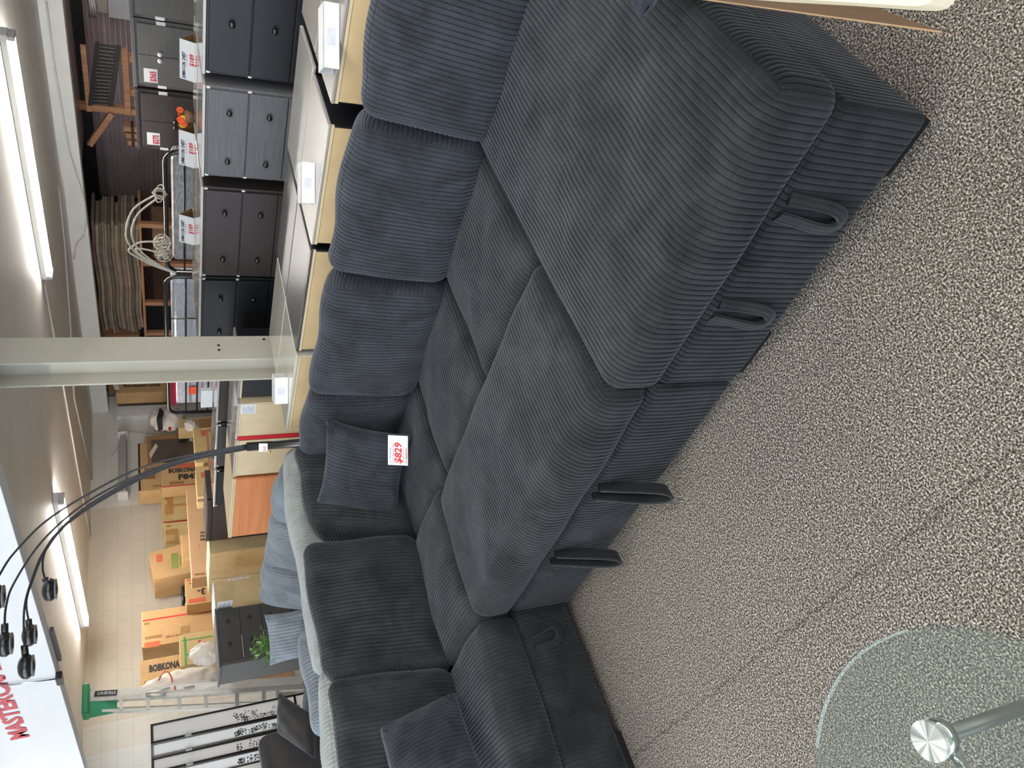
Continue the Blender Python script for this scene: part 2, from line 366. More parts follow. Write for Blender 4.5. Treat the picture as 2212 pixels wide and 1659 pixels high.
light_fixture(8.1, 11.25, 5.62, 'fluorescent strip light near the beige block wall, behind the arched lamp', strength=80)
light_fixture(2.2, 4.2, 11.9, 'unseen strip light added to brighten the storage bay', z=2.44, top=2.5, strength=85)  # added out of view to lighten the shutter and stored goods
for (a, b_, X, zz, tt) in ((-1.2, 1.3, .9, 3.34, 3.4), (1.5, 3.9, -1.0, 3.34, 3.4), (-2, .4, 4.2, 2.56, CE), (4.0, 6.4, -1.2, 3.34, 3.4), (8.6, 11, 1.0, 3.34, 3.4)):
    light_fixture(a, b_, X, 'fluorescent strip light outside the view over the front of the shop', z=zz, top=tt, strength=55, grp='fluorescent strip lights over the front of the shop')
# conduit runs on the ceiling
def conduit(pts, label, r=.011, mat=None):
    o = MB().tube(pts, r, 8).build('conduit', mat or white, None, True); tag(o, label, 'pipe'); return o
conduit([(7.36, 6.45, 2.605), (7.45, 8.2, 2.605), (7.5, 12.05, 2.605)], 'thin cable run continuing from the end of the long strip light')
conduit([onz(127, 400, 2.60), onz(140, 530, 2.60), onz(152, 700, 2.60), onz(160, 860, 2.60), onz(200, 1040, 2.6)], 'grey conduit fixed to the ceiling beside the white beam', .014, plain('grey_conduit', (.45, .42, .40), .4))
conduit([onX(100, 5, 10.19) , onX(118, 150, 10.19), onX(150, 330, 10.19), onX(182, 433, 10.19), onX(186, 470, 10.19), onX(182, 510, 10.19), onX(165, 530, 10.19), onX(160, 560, 10.19)], 'white flexible cable looping off the white beam')
# header soffit with painted lettering
hd = struct(bx('wall_header', (2.87, -3, 2.3), (3.0, 12.1, 3.4), plain('header_paint', (.80, .83, .86), .55, var=.03, scale=1.5), bev=.004))
signred = plain('sign_red', srgb(196, 44, 66), .5, var=.04)
t = thing('lettered_sign', 'big red block lettering painted on the white soffit', 'sign', (2.86, 7.0, 2.42))
pA = onX(62, 1592, 2.868); pB = onX(0, 1442, 2.868)
text('lettering', 'MASTERCRAFTS', .185, (2.866, pA.y, pA.z - .004), *NX, signred, t, fat=.007, xs=((pA.y - pB.y) / 8.0) / (.185 * .70))
tr = thing('track_bracket', 'metal bracket and thin rail crossing the white soffit near the hanging lamp heads', 'bracket', (2.85, 6.7, 2.3))
MB().tube([onX(124, 1466, 2.855), onX(60, 1474, 2.855), onX(2, 1482, 2.855)], .007, 8).build('rail', chrome, tr, True)
q = onX(124, 1466, 2.85)
bx('clamp', (2.80, q.y - .10, 2.255), (2.865, q.y + .02, 2.30), blackmetal, tr)
bx('arm', (2.98, q.y - .55, 2.272), (3.02, q.y - .02, 2.298), plain('bracket_grey', (.12, .12, .12), .4, metal=.5), tr)
# steel column
t = thing('steel_column', 'cream painted steel H-section column standing behind the dressers', 'column', (3.67, 3.85, 0)); 
t['kind'] = 'structure'; del t['category']; t.name = 'trim_3'
cx0, cx1, cy0, cy1 = 3.56, 3.775, 3.74, 3.95
bx('flange', (cx0, cy0, 0), (cx1, cy0 + .014, CE), coltan, t, bev=.003)
bx('flange', (cx0, cy1 - .014, 0), (cx1, cy1, CE), coltan, t, bev=.003)
bx('web', (3.655, cy0 + .014, 0), (3.67, cy1 - .014, CE), coltan, t, bev=0)
for (vx, vy) in ((472, 746), (473, 756), (570, 733)):
    q = onY(vx, vy, cy0 - .001); MB().lathe([(.009, 0), (.009, .002)], Matrix.Translation(q) @ Matrix.Rotation(math.radians(90), 4, 'X'), 10).build('bolt_hole', black, t)
# ================================================================ DARK SECTIONAL SOFA
sofa = thing('sectional_sofa', 'charcoal wide-rib corduroy sectional sofa with pull-out seats filling the foreground', 'sofa', (1.6, 1.8, 0))
def seat(name, lo, hi, r, rib, alt, mat=cord, **k):
    c = [(a + b) / 2 for a, b in zip(lo, hi)]; s = [b - a for a, b in zip(lo, hi)]
    return cushion(name, s, r, rib, alt, mat, sofa, TM(c), **k)
# bases
seat('base', (1.055, .425, .03), (2.30, 1.25, .288), .022, 1, 0, wr=.002, seed=1, puff=(.006, .004, 0))
seat('base', (1.065, 1.262, .02), (1.66, 2.598, .285), .022, 1, 0, wr=.0025, seed=2, puff=(.006, .004, 0))
seat('base', (.10, 2.602, .03), (1.30, 3.05, .262), .022, 0, 1, wr=.0025, seed=3, puff=(0, .006, 0))
# seat cushions
def sagA(P):
    P = P.copy(); x, y = P[..., 0], P[..., 1]
    P[..., 2] += -.030 * np.exp(-((x - .05) ** 2 / .10 + (y + .12) ** 2 / .05)) * (P[..., 2] > -.05) + .010 * np.exp(-((x + .25) ** 2 / .02 + (y - .2) ** 2 / .02)) * (P[..., 2] > -.05)
    P[..., 1] += .05 * np.sin((x + .6) * 2.3) * (y > .3) * 0
    return P
seat('seat_cushion', (1.045, .405, .287), (2.28, 1.262, .462), .05, 1, 0, puff=(.008, .006, .034), npuff=(.015, .004, 0), warp=sagA, wr=.004, seed=11)
seat('seat_cushion', (1.05, 1.275, .284), (1.63, 2.592, .448), .06, 1, 0, puff=(.02, .012, .036), npuff=(.012, .01, 0), wr=.004, seed=12)
seat('seat_cushion', (1.60, 1.262, .285), (2.26, 1.86, .436), .06, 1, 0, puff=(.01, .01, .034), npuff=(.01, .01, 0), wr=.005, seed=13)
seat('seat_cushion', (1.60, 1.855, .285), (2.26, 2.48, .426), .065, 1, 0, puff=(.01, .01, .032), npuff=(.01, .01, 0), wr=.005, seed=14)
seat('seat_cushion', (1.66, 2.48, .285), (2.30, 3.1, .412), .065, 1, 0, puff=(.01, .01, .028), npuff=(.01, .01, 0), wr=.004, seed=15)
seat('seat_cushion', (1.06, 2.585, .264), (1.70, 3.1, .432), .065, 0, 1, puff=(.014, .012, .040), npuff=(.01, .012, 0), wr=.005, seed=16)
seat('seat_cushion', (.10, 2.59, .262), (1.075, 3.1, .428), .055, 0, 1, puff=(.01, .010, .036), npuff=(.01, .010, 0), wr=.004, seed=17)
# back frames (mostly hidden behind the loose cushions)
seat('back_frame', (2.50, .5, .05), (2.70, 3.46, .62), .04, 1, 2, pitch=.016, wr=.002, seed=18)
seat('back_frame', (.10, 3.36, .05), (2.49, 3.46, .62), .04, 0, 2, pitch=.016, wr=.002, seed=19)
# back cushions
def backc(axis, a0, a1, sh, tilt, hgt=.47, th=.20, base=2.14, z0=.445, mat=corddaylit, seed=0, parent=sofa, name='back_cushion', yaw=0, puff=.04, wr=.004, pitch=.017, wide=1.06):
    w_ = a1 - a0; c = (a0 + a1) / 2; tl = math.radians(tilt)
    if axis == 'Y':
        size = (th, w_, hgt); M = TM((base, c, z0), rz=math.radians(yaw)) @ Matrix.Rotation(tl, 4, 'Y') @ Matrix.Translation((th / 2, 0, hgt / 2)); k = 1; rib, alt = 1, 2; pf = (puff, .012, .012)
    else:
        size = (w_, th, hgt); M = TM((c, base, z0), rz=math.radians(yaw)) @ Matrix.Rotation(-tl, 4, 'X') @ Matrix.Translation((0, th / 2, hgt / 2)); k = 0; rib, alt = 0, 2; pf = (.012, puff, .012)
    def wp(P):
        P = P.copy(); t = (P[..., 2] / hgt + .5)
        P[..., k] = P[..., k] * (1 + (wide - 1) * t) + sh * t
        P[..., 2] -= .006 * np.cos(P[..., k] / w_ * 9 + seed) * (t > .5) * (t - .5) * 2
        return P
    return cushion(name, size, .065, rib, alt, mat, parent, M, puff=pf, warp=wp, wr=wr, seed=seed, pitch=pitch, amp=.0042)
backc('Y', .42, 1.225, .0, 20, seed=21, base=2.115)
backc('Y', 1.245, 1.865, .055, 20, seed=22, wide=1.07)
backc('Y', 1.885, 2.53, .12, 20, seed=23, base=2.12, wide=1.07)
backc('Y', 2.55, 2.98, .20, 20, seed=24, base=2.17, wide=1.12, hgt=.46)
backc('X', 1.70, 2.14, .24, 21, seed=25, base=2.99, mat=cord, wide=1.2, hgt=.475)
backc('X', 1.07, 1.70, .12, 21, seed=26, base=2.97, mat=cord, hgt=.525, wide=1.02)
backc('X', .30, 1.055, .10, 21, seed=27, base=2.98, mat=cord, hgt=.515)
# stitched pull straps hanging from the pull-out fronts
def strap(p0, p1, drop, outv, wv, slant, flat=None):
    """loop of folded strap: leaves the seam at p0, drops, returns to p1"""
    p0 = Vector(p0); p1 = Vector(p1); out = Vector(outv); mid = (p0 + p1) / 2
    pts = []
    n = 26
    for i in range(n + 1):
        a = i / n; s = math.sin(math.pi * a) ** .62
        base = p0.lerp(p1, a)
        side = (p0 - p1) * (.18 * math.sin(2 * math.pi * a))
        pts.append(base + Vector((0, 0, -drop * s)) + out * (.020 * s) + side * 1.6 + Vector(slant) * s)
    mb = MB(); W = Vector(wv); b = mb.b; rows = []
    for i, q in enumerate(pts):
        tg = (pts[min(i + 1, n)] - pts[max(i - 1, 0)]).normalized()
        if flat: W = tg.cross(Vector(flat)).normalized() * Vector(wv).length + Vector(flat) * .010
        nr = tg.cross(W).normalized()
        ring = []
        for (u, v) in ((-1, -1), (-.66, -1), (-.5, -.55), (-.33, -1), (0, -1), (.33, -1), (.5, -.55), (.66, -1), (1, -1), (1, 1), (.66, 1), (.5, .55), (.33, 1), (0, 1), (-.33, 1), (-.5, .55), (-.66, 1), (-1, 1)):
            ring.append(b.verts.new(q + W * (u * .5) + nr * (v * .004)))
        rows.append(ring)
    for i in range(n):
        for k in range(18): b.faces.new([rows[i][k], rows[i][(k + 1) % 18], rows[i + 1][(k + 1) % 18], rows[i + 1][k]])
    return mb.build('pull_strap', cord, sofa, True)
for (ya, yb) in ((430, 478), (655, 690)):
    A = onX(1722 if ya == 430 else 1552, ya, 1.052); A = A + Vector((0, -.012, 0)); B = A + Vector((0, .062, 0))
    strap((1.05, A.y + .01, .275), (1.05, B.y - .005, .275), .17, (-1, 0, 0), (0, .027, 0), (0, .015, 0), flat=(-1, 0, 0))
for yv in (1.72, 2.125):
    strap((1.06, yv, .272), (1.06, yv + .05, .272), .225, (-3.6, 0, 0), (-.045, -.006, .006), (0, -.045, 0))
strap((.965, 2.598, .235), (.905, 2.598, .235), .115, (0, -.7, 0), (0, .026, 0), (.02, 0, 0), flat=(0, -1, 0))
for (lo, hi) in (((1.07, .43, 0), (1.15, .58, .035)), ((1.07, 1.06, 0), (1.15, 1.23, .033)), ((.42, 2.61, 0), (.56, 2.68, .034)), ((1.55, 1.4, 0), (1.63, 1.5, .03)), ((2.2, .5, 0), (2.28, .6, .05)), ((2.6, 3.3, 0), (2.68, 3.4, .06))):
    bx('foot', (lo[0] + .003, lo[1] + .01, lo[2]), hi, blackplastic, sofa, bev=.006)
# throw pillows
def skew(o, TR_, BR_, BL_, a, b):
    """lay a pillow mesh on three of its corners"""
    X = (BR_ - BL_) / (2 * a); Y = (TR_ - BR_) / (2 * b); Z = X.cross(Y).normalized(); c = (TR_ + BL_) / 2
    o.data.transform(Matrix([[X[i], Y[i], Z[i], c[i]] for i in range(3)] + [[0, 0, 0, 1]])); o.data.update()
def lookM(c, n, up, roll=0):
    n = Vector(n).normalized(); up = Vector(up); y = (up - n * up.dot(n)).normalized(); x = y.cross(n)
    M = Matrix([[x[i], y[i], n[i], c[i]] for i in range(3)] + [[0, 0, 0, 1]])
    return M @ Matrix.Rotation(roll, 4, 'Z')
o = pillow('throw_pillow', .225, .205, .085, corddaylit, None, lookM((2.02, 2.90, .635), (-.78, -.42, .46), (0, 0, 1), math.radians(-4)), seed=4, pitch=.0175, pinch=.13)
tag(o, 'small square corduroy throw pillow in the sofa corner behind the price card', 'pillow', 'dark corduroy throw pillows')
BR = onz(985, 1497, .47); TR = onY(820, 1578, BR.y + .07); ey = (TR - BR).normalized(); BL = onz(1040, 1655, .50); ex = (BR - BL); ex = (ex - ey * ex.dot(ey)).normalized(); ez = ex.cross(ey); hy = (TR - BR).length / 2
cc = BR - ex * .22 + ey * hy + ez * -.0
o = pillow('throw_pillow', .21, .205, .075, corddaylit, None, None, seed=5, pitch=.0175, pinch=.035)
skew(o, TR, BR, BL + (BR - BL) * (1 - .44 / (BR - BL).length), .21, .205)
tag(o, 'small corduroy throw pillow on the left return seat at the frame edge', 'pillow', 'dark corduroy throw pillows')
o = pillow('throw_pillow', .22, .20, .08, corddaylit, None, lookM((1.54, .215, .60), (-.3, -.1, .9), (.3, 1, 0), 0), seed=6, pitch=.0175)
tag(o, 'corduroy throw pillow lying on the near seat, only its edge in view', 'pillow', 'dark corduroy throw pillows')
# price card 829
A = dep(838, 1006, 3.16); Bc = dep(880, 942, 3.16)
t = thing('price_card', 'white price card reading 829 in red, propped against the corner pillow', 'sign', tuple((A + Bc) / 2))
xd = (dep(858, 942, 3.16) - dep(858, 1006, 3.16)).normalized(); ydn = (dep(838, 974, 3.16) - dep(880, 976, 3.16)).normalized(); nn = xd.cross(ydn)
def card(parent, org, xd, yd, w_, h_, th=.0015, mat=paper, name='card'):
    org = Vector(org); z = Vector(xd).cross(Vector(yd))
    a = [org, org + xd * w_, org + xd * w_ + yd * h_, org + yd * h_]
    return MB().hexa([q - z * th for q in a], a).build(name, mat, parent)
O = dep(881, 1006, 3.16); w_ = (dep(858, 942, 3.16) - dep(858, 1006, 3.16)).length; h_ = (dep(838, 974, 3.16) - dep(881, 974, 3.16)).length
card(t, O, xd, ydn, w_, h_)
def tl(s, u, v, size, mat, fat=0, xs=1, shear=.15): text('lettering', s, size * h_, O + xd * (u * w_) + ydn * (v * h_), xd, ydn, mat, t, fat=fat, xs=xs, shear=shear)
tl('4 pc. SECTIONAL', .06, .84, .13, grey_ink, xs=.8); tl('ALSO IN CHARCOAL / CREAM', .06, .70, .11, grey_ink, xs=.68)
tl('$829', .05, .32, .50, red, fat=.0012, xs=1.02); tl('110" X 120" X 60" X 37" L', .05, .18, .11, grey_ink, xs=.7); tl('NOT AVAILABLE IN BLK', .07, .04, .12, red, xs=.62)
# ================================================================ CHESTS AND DRESSERS
gloss_top = plain('wrapped_top', (.50, .48, .45), .12, var=.04, scale=3, coat=.4)
ch_black = plain('chest_black', (.010, .011, .014), .42, var=.1)
ch_grey = woodgrain('chest_grey_wood', (.085, .088, .098), (.150, .150, .158), 1, .45, 120)
ch_brown = woodgrain('chest_dark_brown', (.030, .023, .024), (.050, .038, .038), 1, .45, 90)
ward_grey = woodgrain('wardrobe_grey', (.085, .083, .082), (.125, .12, .115), 1, .45, 90)
whitedot = plain('white_clip', (.8, .8, .78), .4)
def knob(c, r, mat, parent, dirv=(-1, 0, 0)):
    z = Vector(dirv); M = Matrix.Translation(Vector(c)) @ z.to_track_quat('Z', 'Y').to_matrix().to_4x4()
    return MB().lathe([(r * .45, 0), (r * .5, r * .5), (r * .98, r * .9), (r, r * 1.25), (r * .8, r * 1.7), (r * .3, r * 1.9)], M, 14).build('knob', mat, parent, True)
def chest(label, x, y0, y1, z, mat, depth=.40, n=5, knobf=(.25, .75), grp='five-drawer chests in the middle row', top=gloss_top, knobs=(0, 1, 2, 3, 4), name='chest_of_drawers', clips=True):
    t = thing(name, label, 'chest of drawers', (x + depth / 2, (y0 + y1) / 2, 0), grp)
    bx('body', (x + .006, y0, 0), (x + depth, y1, z - .016), mat, t)
    bx('top', (x - .008, y0 - .004, z - .016), (x + depth + .004, y1 + .004, z), top, t)
    zb = .09; hh = (z - .03 - zb) / n
    for i in range(n):
        z1 = z - .028 - i * hh
        d = bx('drawer', (x - .012, y0 + .018, z1 - hh + .005), (x + .004, y1 - .018, z1 - .002), mat, t, bev=.003)
        if i in knobs:
            for f_ in knobf: knob((x - .012, y0 + (y1 - y0) * f_, z1 - hh * .52), .017, knobm, d)
        if clips and i < 2:
            for yy in (y0 + .010, y1 - .010): bx('drawer_clip', (x - .004, yy - .005, z1 - .012), (x + .005, yy + .005, z1 + .008), whitedot, t, bev=0)
    bx('plinth', (x + .01, y0 + .01, .0), (x + .03, y1 - .01, zb), mat, t)
    return t
chest('black five-drawer chest at the right edge of the middle row', 4.26, 1.42, 2.17, 1.22, ch_black, knobf=(.22, .60))
chest('grey wood-grain five-drawer chest between the black and the brown one', 4.21, 2.215, 2.80, 1.22, ch_grey, knobf=(.24, .78))
chest('dark brown five-drawer chest between the grey one and the black one by the column', 4.24, 2.90, 3.62, 1.22, ch_brown, knobf=(.24, .76))
chest('black five-drawer chest directly right of the cream column', 4.27, 3.66, 4.36, 1.22, ch_black, knobf=(.25, .72))
chest('dark brown chest just left of the cream column, behind the tan backs', 4.31, 4.42, 5.30, 1.07, ch_brown, n=4, grp='lower chests left of the column')
chest('dark grey chest between two darker chests, behind the tan backs', 4.33, 5.36, 5.97, 1.065, plain('chest_slate', (.045, .045, .05), .4), n=4, grp='lower chests left of the column')
chest('black chest at the left end of the middle row', 4.33, 6.03, 6.62, 1.06, ch_black, n=4, grp='lower chests left of the column')
for (lab, y0, y1, z) in (('chest standing back to back behind the black chest at the right edge', 1.42, 2.17, 1.22), ('chest standing back to back behind the grey wood-grain chest', 2.215, 2.80, 1.22), ('chest standing back to back behind the dark brown chest', 2.90, 3.62, 1.22), ('chest standing back to back behind the black chest by the column', 3.66, 4.36, 1.22)):
    t = thing('chest_of_drawers', lab, 'chest of drawers', (4.87, (y0 + y1) / 2, 0), 'chests facing away in the middle row')
    bx('body', (4.68, y0, 0), (5.06, y1, z - .016), ch_black, t); bx('top', (4.675, y0, z - .016), (5.07, y1, z), gloss_top, t)
# handwritten sleeve signs on top of the chests
brownin = plain('card_inside', srgb(150, 118, 78), .8)
def sleeve_sign(label, x, y0, y1, z0, h, w2, lines=(), grp=None, lean=.04, facing='X'):
    t = thing('price_sign', label, 'sign', (x + w2 / 2, (y0 + y1) / 2, z0), grp)
    a = [Vector((x, y1, z0)), Vector((x, y0, z0)), Vector((x + lean, y0, z0 + h)), Vector((x + lean, y1, z0 + h))]
    o_ = Vector((.003, 0, 0)); mb = MB().hexa([q + o_ for q in a], a); f = mb.build('front_card', paper, t)
    b_ = [Vector((x + lean, y0, z0 + h)), Vector((x + lean, y1, z0 + h)), Vector((x + w2, y1, z0)), Vector((x + w2, y0, z0))]
    MB().hexa([q - Vector((.003, 0, 0)) for q in b_], b_).build('back_card', brownin, t)
    yd = (a[3] - a[0]).normalized()
    for (s, u, v, sz, mt, fat, xs) in lines:
        text('lettering', s, sz * h, a[0] + Vector((-.0006, -1, 0)) * 0 + Vector((0, -(y1 - y0) * u, 0)) + yd * (h * v), (0, -1, 0), yd, mt, t, fat=fat, xs=xs)
    return t
L189 = (('JUMBO 5 DR. CHEST', .04, .68, .30, black, .001, .72), ('31" X 16" X 48"', .36, .50, .17, grey_ink, 0, .8), ('$189', .40, .06, .44, red, .001, 1.0))
for lab, v0, v1, ya, yb in (('white folded sign reading Jumbo 5 Dr. Chest 189, above the black and grey chests', 392, 420, 92, 177), ('white folded sign reading Jumbo 5 Dr. Chest 189, beside the orange flowers', 390, 418, 288, 362), ('white folded sign reading Jumbo 5 Dr. Chest 189, above the dark brown chest', 390, 418, 470, 528)):
    A = onX(v1, ya, 4.93); Bq = onX(v1, yb, 4.93); zt = onX(v0, (ya + yb) / 2, 4.95).z
    sleeve_sign(lab, 4.92, A.y, Bq.y, 1.22, zt - 1.22 + .012, .13, L189, 'handwritten chest price signs')
# orange silk flowers in a pot
t = thing('flower_arrangement', 'orange and yellow silk flowers standing behind the price sign', 'flowers', (5.0, 2.55, 1.22))
qf = onX(412, 255, 4.98); random.seed(3)
MB().lathe([(.03, 0), (.045, .05), (.04, .055)], Matrix.Translation((4.99, qf.y, 1.22)), 14).build('pot', plain('clay_pot', (.25, .12, .07), .6), t, True)
for i in range(9):
    col = plain('petal_orange', srgb(240, 92, 32), .6) if i % 3 else plain('petal_yellow', srgb(245, 190, 50), .6)
    mb = MB(); c = Vector((4.99 + random.uniform(-.03, .03), qf.y + random.uniform(-.055, .055), 1.27 + random.uniform(0, .04)))
    for k in range(7):
        a_ = k * 2 * math.pi / 7
        mb.sphere(c + Vector((0, math.cos(a_) * .013, math.sin(a_) * .013)), .011, (.6, 1, 1), 8)
    mb.build('flower', col, t, True)
mb = MB()
for i in range(8):
    a_ = random.uniform(0, 6.28); c = Vector((4.99, qf.y, 1.27)); d = Vector((math.cos(a_) * .03, math.sin(a_) * .09, random.uniform(.01, .06)))
    mb.quad([c, c + d * .5 + Vector((0, .008, 0)), c + d, c + d * .5 - Vector((0, .008, 0))])
mb.build('leaves', plain('leaf_green', (.08, .22, .05), .6), t)
# dressers backed against the sofa
top_grey = plain('top_pale_grey', (.42, .405, .38), .22, var=.03, scale=3, coat=.3)
top_taupe = plain('top_taupe', (.33, .31, .29), .3, var=.05, scale=3)
top_dark = plain('top_dark_grey', (.085, .088, .09), .28, var=.06, scale=3, coat=.3)
top_white = plain('top_white', (.66, .65, .56), .12, var=.03, scale=3, coat=.6)
def dresser(label, x0, x1, y0, y1, z, top, body, back, backside=-1, name='dresser', grp='dressers standing behind the dark sofa'):
    t = thing(name, label, 'dresser', ((x0 + x1) / 2, (y0 + y1) / 2, 0), grp)
    bx('body', (x0 + .006, y0 + .004, 0), (x1 - .006, y1 - .004, z - .016), body, t)
    bx('top', (x0, y0, z - .016), (x1, y1, z), top, t, bev=.004)
    if back:
        bx('back_panel', (x0 + .002, y0 + .012, .03), (x0 + .008, y1 - .012, z - .03), back, t, bev=0)
        bx('edge_strip', (x0 + .001, y0 + .003, z - .028), (x0 + .012, y1 - .003, z - .016), mdfpale, t, bev=0)
    return t
ZD = .85
dresser('taupe-topped dresser nearest the right edge, tan board back to the sofa', 2.77, 3.17, .80, 1.47, ZD, top_taupe, ch_black, mdf)
dresser('taupe-topped dresser at the right edge, far half of the back-to-back pair', 3.185, 3.57, .80, 1.47, ZD, top_taupe, ch_black, None)
dresser('pale-grey-topped dresser with a white sign on it, tan back to the sofa', 2.77, 3.18, 1.56, 2.165, ZD, top_grey, ch_black, mdf)
dresser('pale-grey-topped dresser, far half of the pair under the grey wood-grain chest', 3.19, 3.58, 1.53, 2.165, ZD, top_grey, ch_black, None)
dresser('dark-grey-topped dresser between the pale grey and white ones, tan back to the sofa', 2.77, 3.165, 2.195, 2.86, ZD, top_dark, ch_black, mdf)
dresser('dark-grey-topped dresser, far half of the pair between pale grey and white tops', 3.18, 3.57, 2.195, 2.855, ZD, top_dark, ch_black, None)
dresser('glossy white dresser nearest the corner of the sofa, tan back to the sofa', 2.75, 3.17, 2.88, 3.49, ZD, top_white, top_white, mdf)
dresser('glossy white dresser in front of the cream column, far half of the pair', 3.18, 3.55, 2.875, 3.50, ZD, top_white, top_white, None)
# open-ended white carton signs on the dresser tops
def open_sign(label, v0, v1, ya, yb, skew=0):
    A = onz(v1, yb, ZD + .002); Bq = onz(v1 - skew, ya, ZD + .002)
    t = thing('carton_sign', label, 'sign', tuple((A + Bq) / 2), 'white blank carton signs on the dressers')
    xd = (Bq - A); w_ = xd.length; xd.normalize(); nrm = Vector((-xd.y, xd.x, 0)) * -1
    # front faces the camera side
    if nrm.x > 0: nrm = -nrm
    h = onX(v0, yb, A.x).z - ZD; dp = .10
    a = [A, Bq, Bq + Vector((0, 0, h)), A + Vector((0, 0, h))]
    MB().hexa([q - nrm * .002 for q in a], a).build('front_panel', paper, t)
    b_ = [q - nrm * dp for q in a]; MB().hexa([q + nrm * .002 for q in b_], b_).build('rear_panel', paper, t)
    c = [A + Vector((0, 0, h)), Bq + Vector((0, 0, h)), Bq + Vector((0, 0, h)) - nrm * dp, A + Vector((0, 0, h)) - nrm * dp]
    MB().hexa([q - Vector((0, 0, .002)) for q in c], c).build('lid', paper, t)
    d = [q - nrm * .006 for q in a]; MB().hexa([q - nrm * .002 for q in d], d).build('lining', brownin, t)
    text('lettering', 'SALE', .0, A, (0, -1, 0), (0, 0, 1), grey_ink, t) if False else None
    fp = [A + xd * (w_ * .35) + Vector((0, 0, h * .25)) + nrm * .0006, A + xd * (w_ * .62) + Vector((0, 0, h * .25)) + nrm * .0006, A + xd * (w_ * .62) + Vector((0, 0, h * .78)) + nrm * .0006, A + xd * (w_ * .35) + Vector((0, 0, h * .78)) + nrm * .0006]
    MB().quad(fp).build('faded_print', plain('faded_print', (.66, .68, .74), .7, var=.08, scale=60), t)
open_sign('white open-ended carton sign on the pale grey dresser top', 652, 680, 352, 440, 0)
open_sign('white open-ended carton sign on the white dresser in front of the column', 594, 622, 815, 872, 0)
open_sign('white carton sign at the right edge, half hidden by the first back cushion', 700, 733, 8, 150, 0)
# tan-backed row further left
ZT = 1.0
dresser('black-sided chest with recessed panel between the column and the tan back', 3.66, 4.10, 3.97, 4.25, ZT, top_taupe, ch_black, plain('black_board', (.02, .021, .024), .5), grp='chests with backs to the aisle beyond the corner')
t1 = dresser('tan-backed chest with white label and red edge strip, right of the arched lamp pole', 3.62, 4.15, 4.262, 4.67, ZT, gloss_top, mdfpale, mdfpale, grp='chests with backs to the aisle beyond the corner')
bx('red_strip', (3.612, 4.635, .3), (3.619, 4.67, ZT - .014), plain('red_tape', srgb(205, 24, 36), .4, var=.03), t1, bev=0)
def plabel(parent, X, v0, v1, ya, yb):
    A = onX(v1, yb, X - .001); B = onX(v0, ya, X - .001)
    MB().quad([(A.x, A.y, A.z), (A.x, B.y, A.z), (A.x, B.y, B.z), (A.x, A.y, B.z)]).build('shipping_label', paper, parent)
    gm = plain('label_print', (.45, .47, .55), .8, var=.15, scale=200)
    h = B.z - A.z; w2 = A.y - B.y
    mb = MB()
    for k in range(7):
        zz = A.z + h * (.15 + .11 * k)
        mb.quad([(A.x - .0006, A.y - w2 * .08, zz), (A.x - .0006, A.y - w2 * (.85 - .1 * (k % 3)), zz), (A.x - .0006, A.y - w2 * (.85 - .1 * (k % 3)), zz + h * .05), (A.x - .0006, A.y - w2 * .08, zz + h * .05)])
    mb.build('label_lines', gm, parent)
plabel(t1, 3.621, 521, 552, 874, 893)
dresser('plain tan-backed chest behind the arched lamp pole', 3.62, 4.15, 4.68, 5.15, ZT, gloss_top, ch_black, mdfpale, grp='chests with backs to the aisle beyond the corner')
orange = woodgrain('orange_laminate', srgb(206, 128, 78), srgb(228, 150, 96), 1, .35, 14)
dresser('chest with smooth orange wood back beside the dark brown cabinet', 3.62, 4.15, 5.18, 6.06, ZT, mdfpale, orange, orange, grp='chests with backs to the aisle beyond the corner')
t1 = thing('cabinet', 'dark brown framed cabinet standing behind the orange-backed chest', 'cabinet', (5.4, 8.3, 0))
bx('body', (5.27, 7.86, 0), (5.66, 8.84, 1.04), ch_brown, t1); bx('door', (5.255, 7.90, .3), (5.27, 8.80, .97), ch_brown, t1); bx('rail', (5.25, 7.9, .98), (5.27, 8.8, 1.03), ch_brown, t1)
t1 = dresser('wide tan board-backed chest left of the dark brown cabinet, white shelf line across', 5.1, 5.5, 8.86, 9.93, 1.0, mdfpale, mdf, mdf, grp='tan board-backed chests near the block wall')
A = onX(485, 1255, 5.09); bx('batten', (5.085, 8.9 + .62, .3), (5.10, 8.9 + .65, .97), mdfpale, t1, bev=0); plabel(t1, 5.099, 493, 536, 1246, 1263)
t1 = dresser('tan board-backed chest with white top edge, right of the dark grey drawers', 4.25, 4.62, 8.70, 9.36, 1.0, white, mdf, mdf, grp='tan board-backed chests near the block wall')
plabel(t1, 4.248, 470, 501, 1301, 1316)
# dark grey chest whose drawers face the room, by the step ladder
slate = plain('slate_laminate', (.06, .06, .062), .42, var=.06); slate2 = plain('slate_side_lit', (.10, .10, .104), .4, var=.05)  # second one is the same laminate, overhead light put into its colour
t1 = thing('chest_of_drawers', 'dark grey chest of wide drawers beside the aluminium step ladder', 'chest of drawers', (3.9, 8.85, 0))
bx('body', (3.55, 8.62, 0), (4.22, 9.15, .99), slate2, t1); bx('top', (3.53, 8.6, .99), (4.23, 9.16, 1.01), slate2, t1)
for i in range(4):
    z1 = .975 - i * .235
    d = bx('drawer', (3.60, 8.603, z1 - .225), (4.20, 8.62, z1), slate, t1); 
    for xx in (3.78, 4.05): knob((xx, 8.60, z1 - .09), .018, knobm, d, (0, -1, 0))
    bx('drawer_lip', (3.60, 8.598, z1 - .229), (3.86, 8.604, z1 - .224), mdfpale, t1, bev=0)
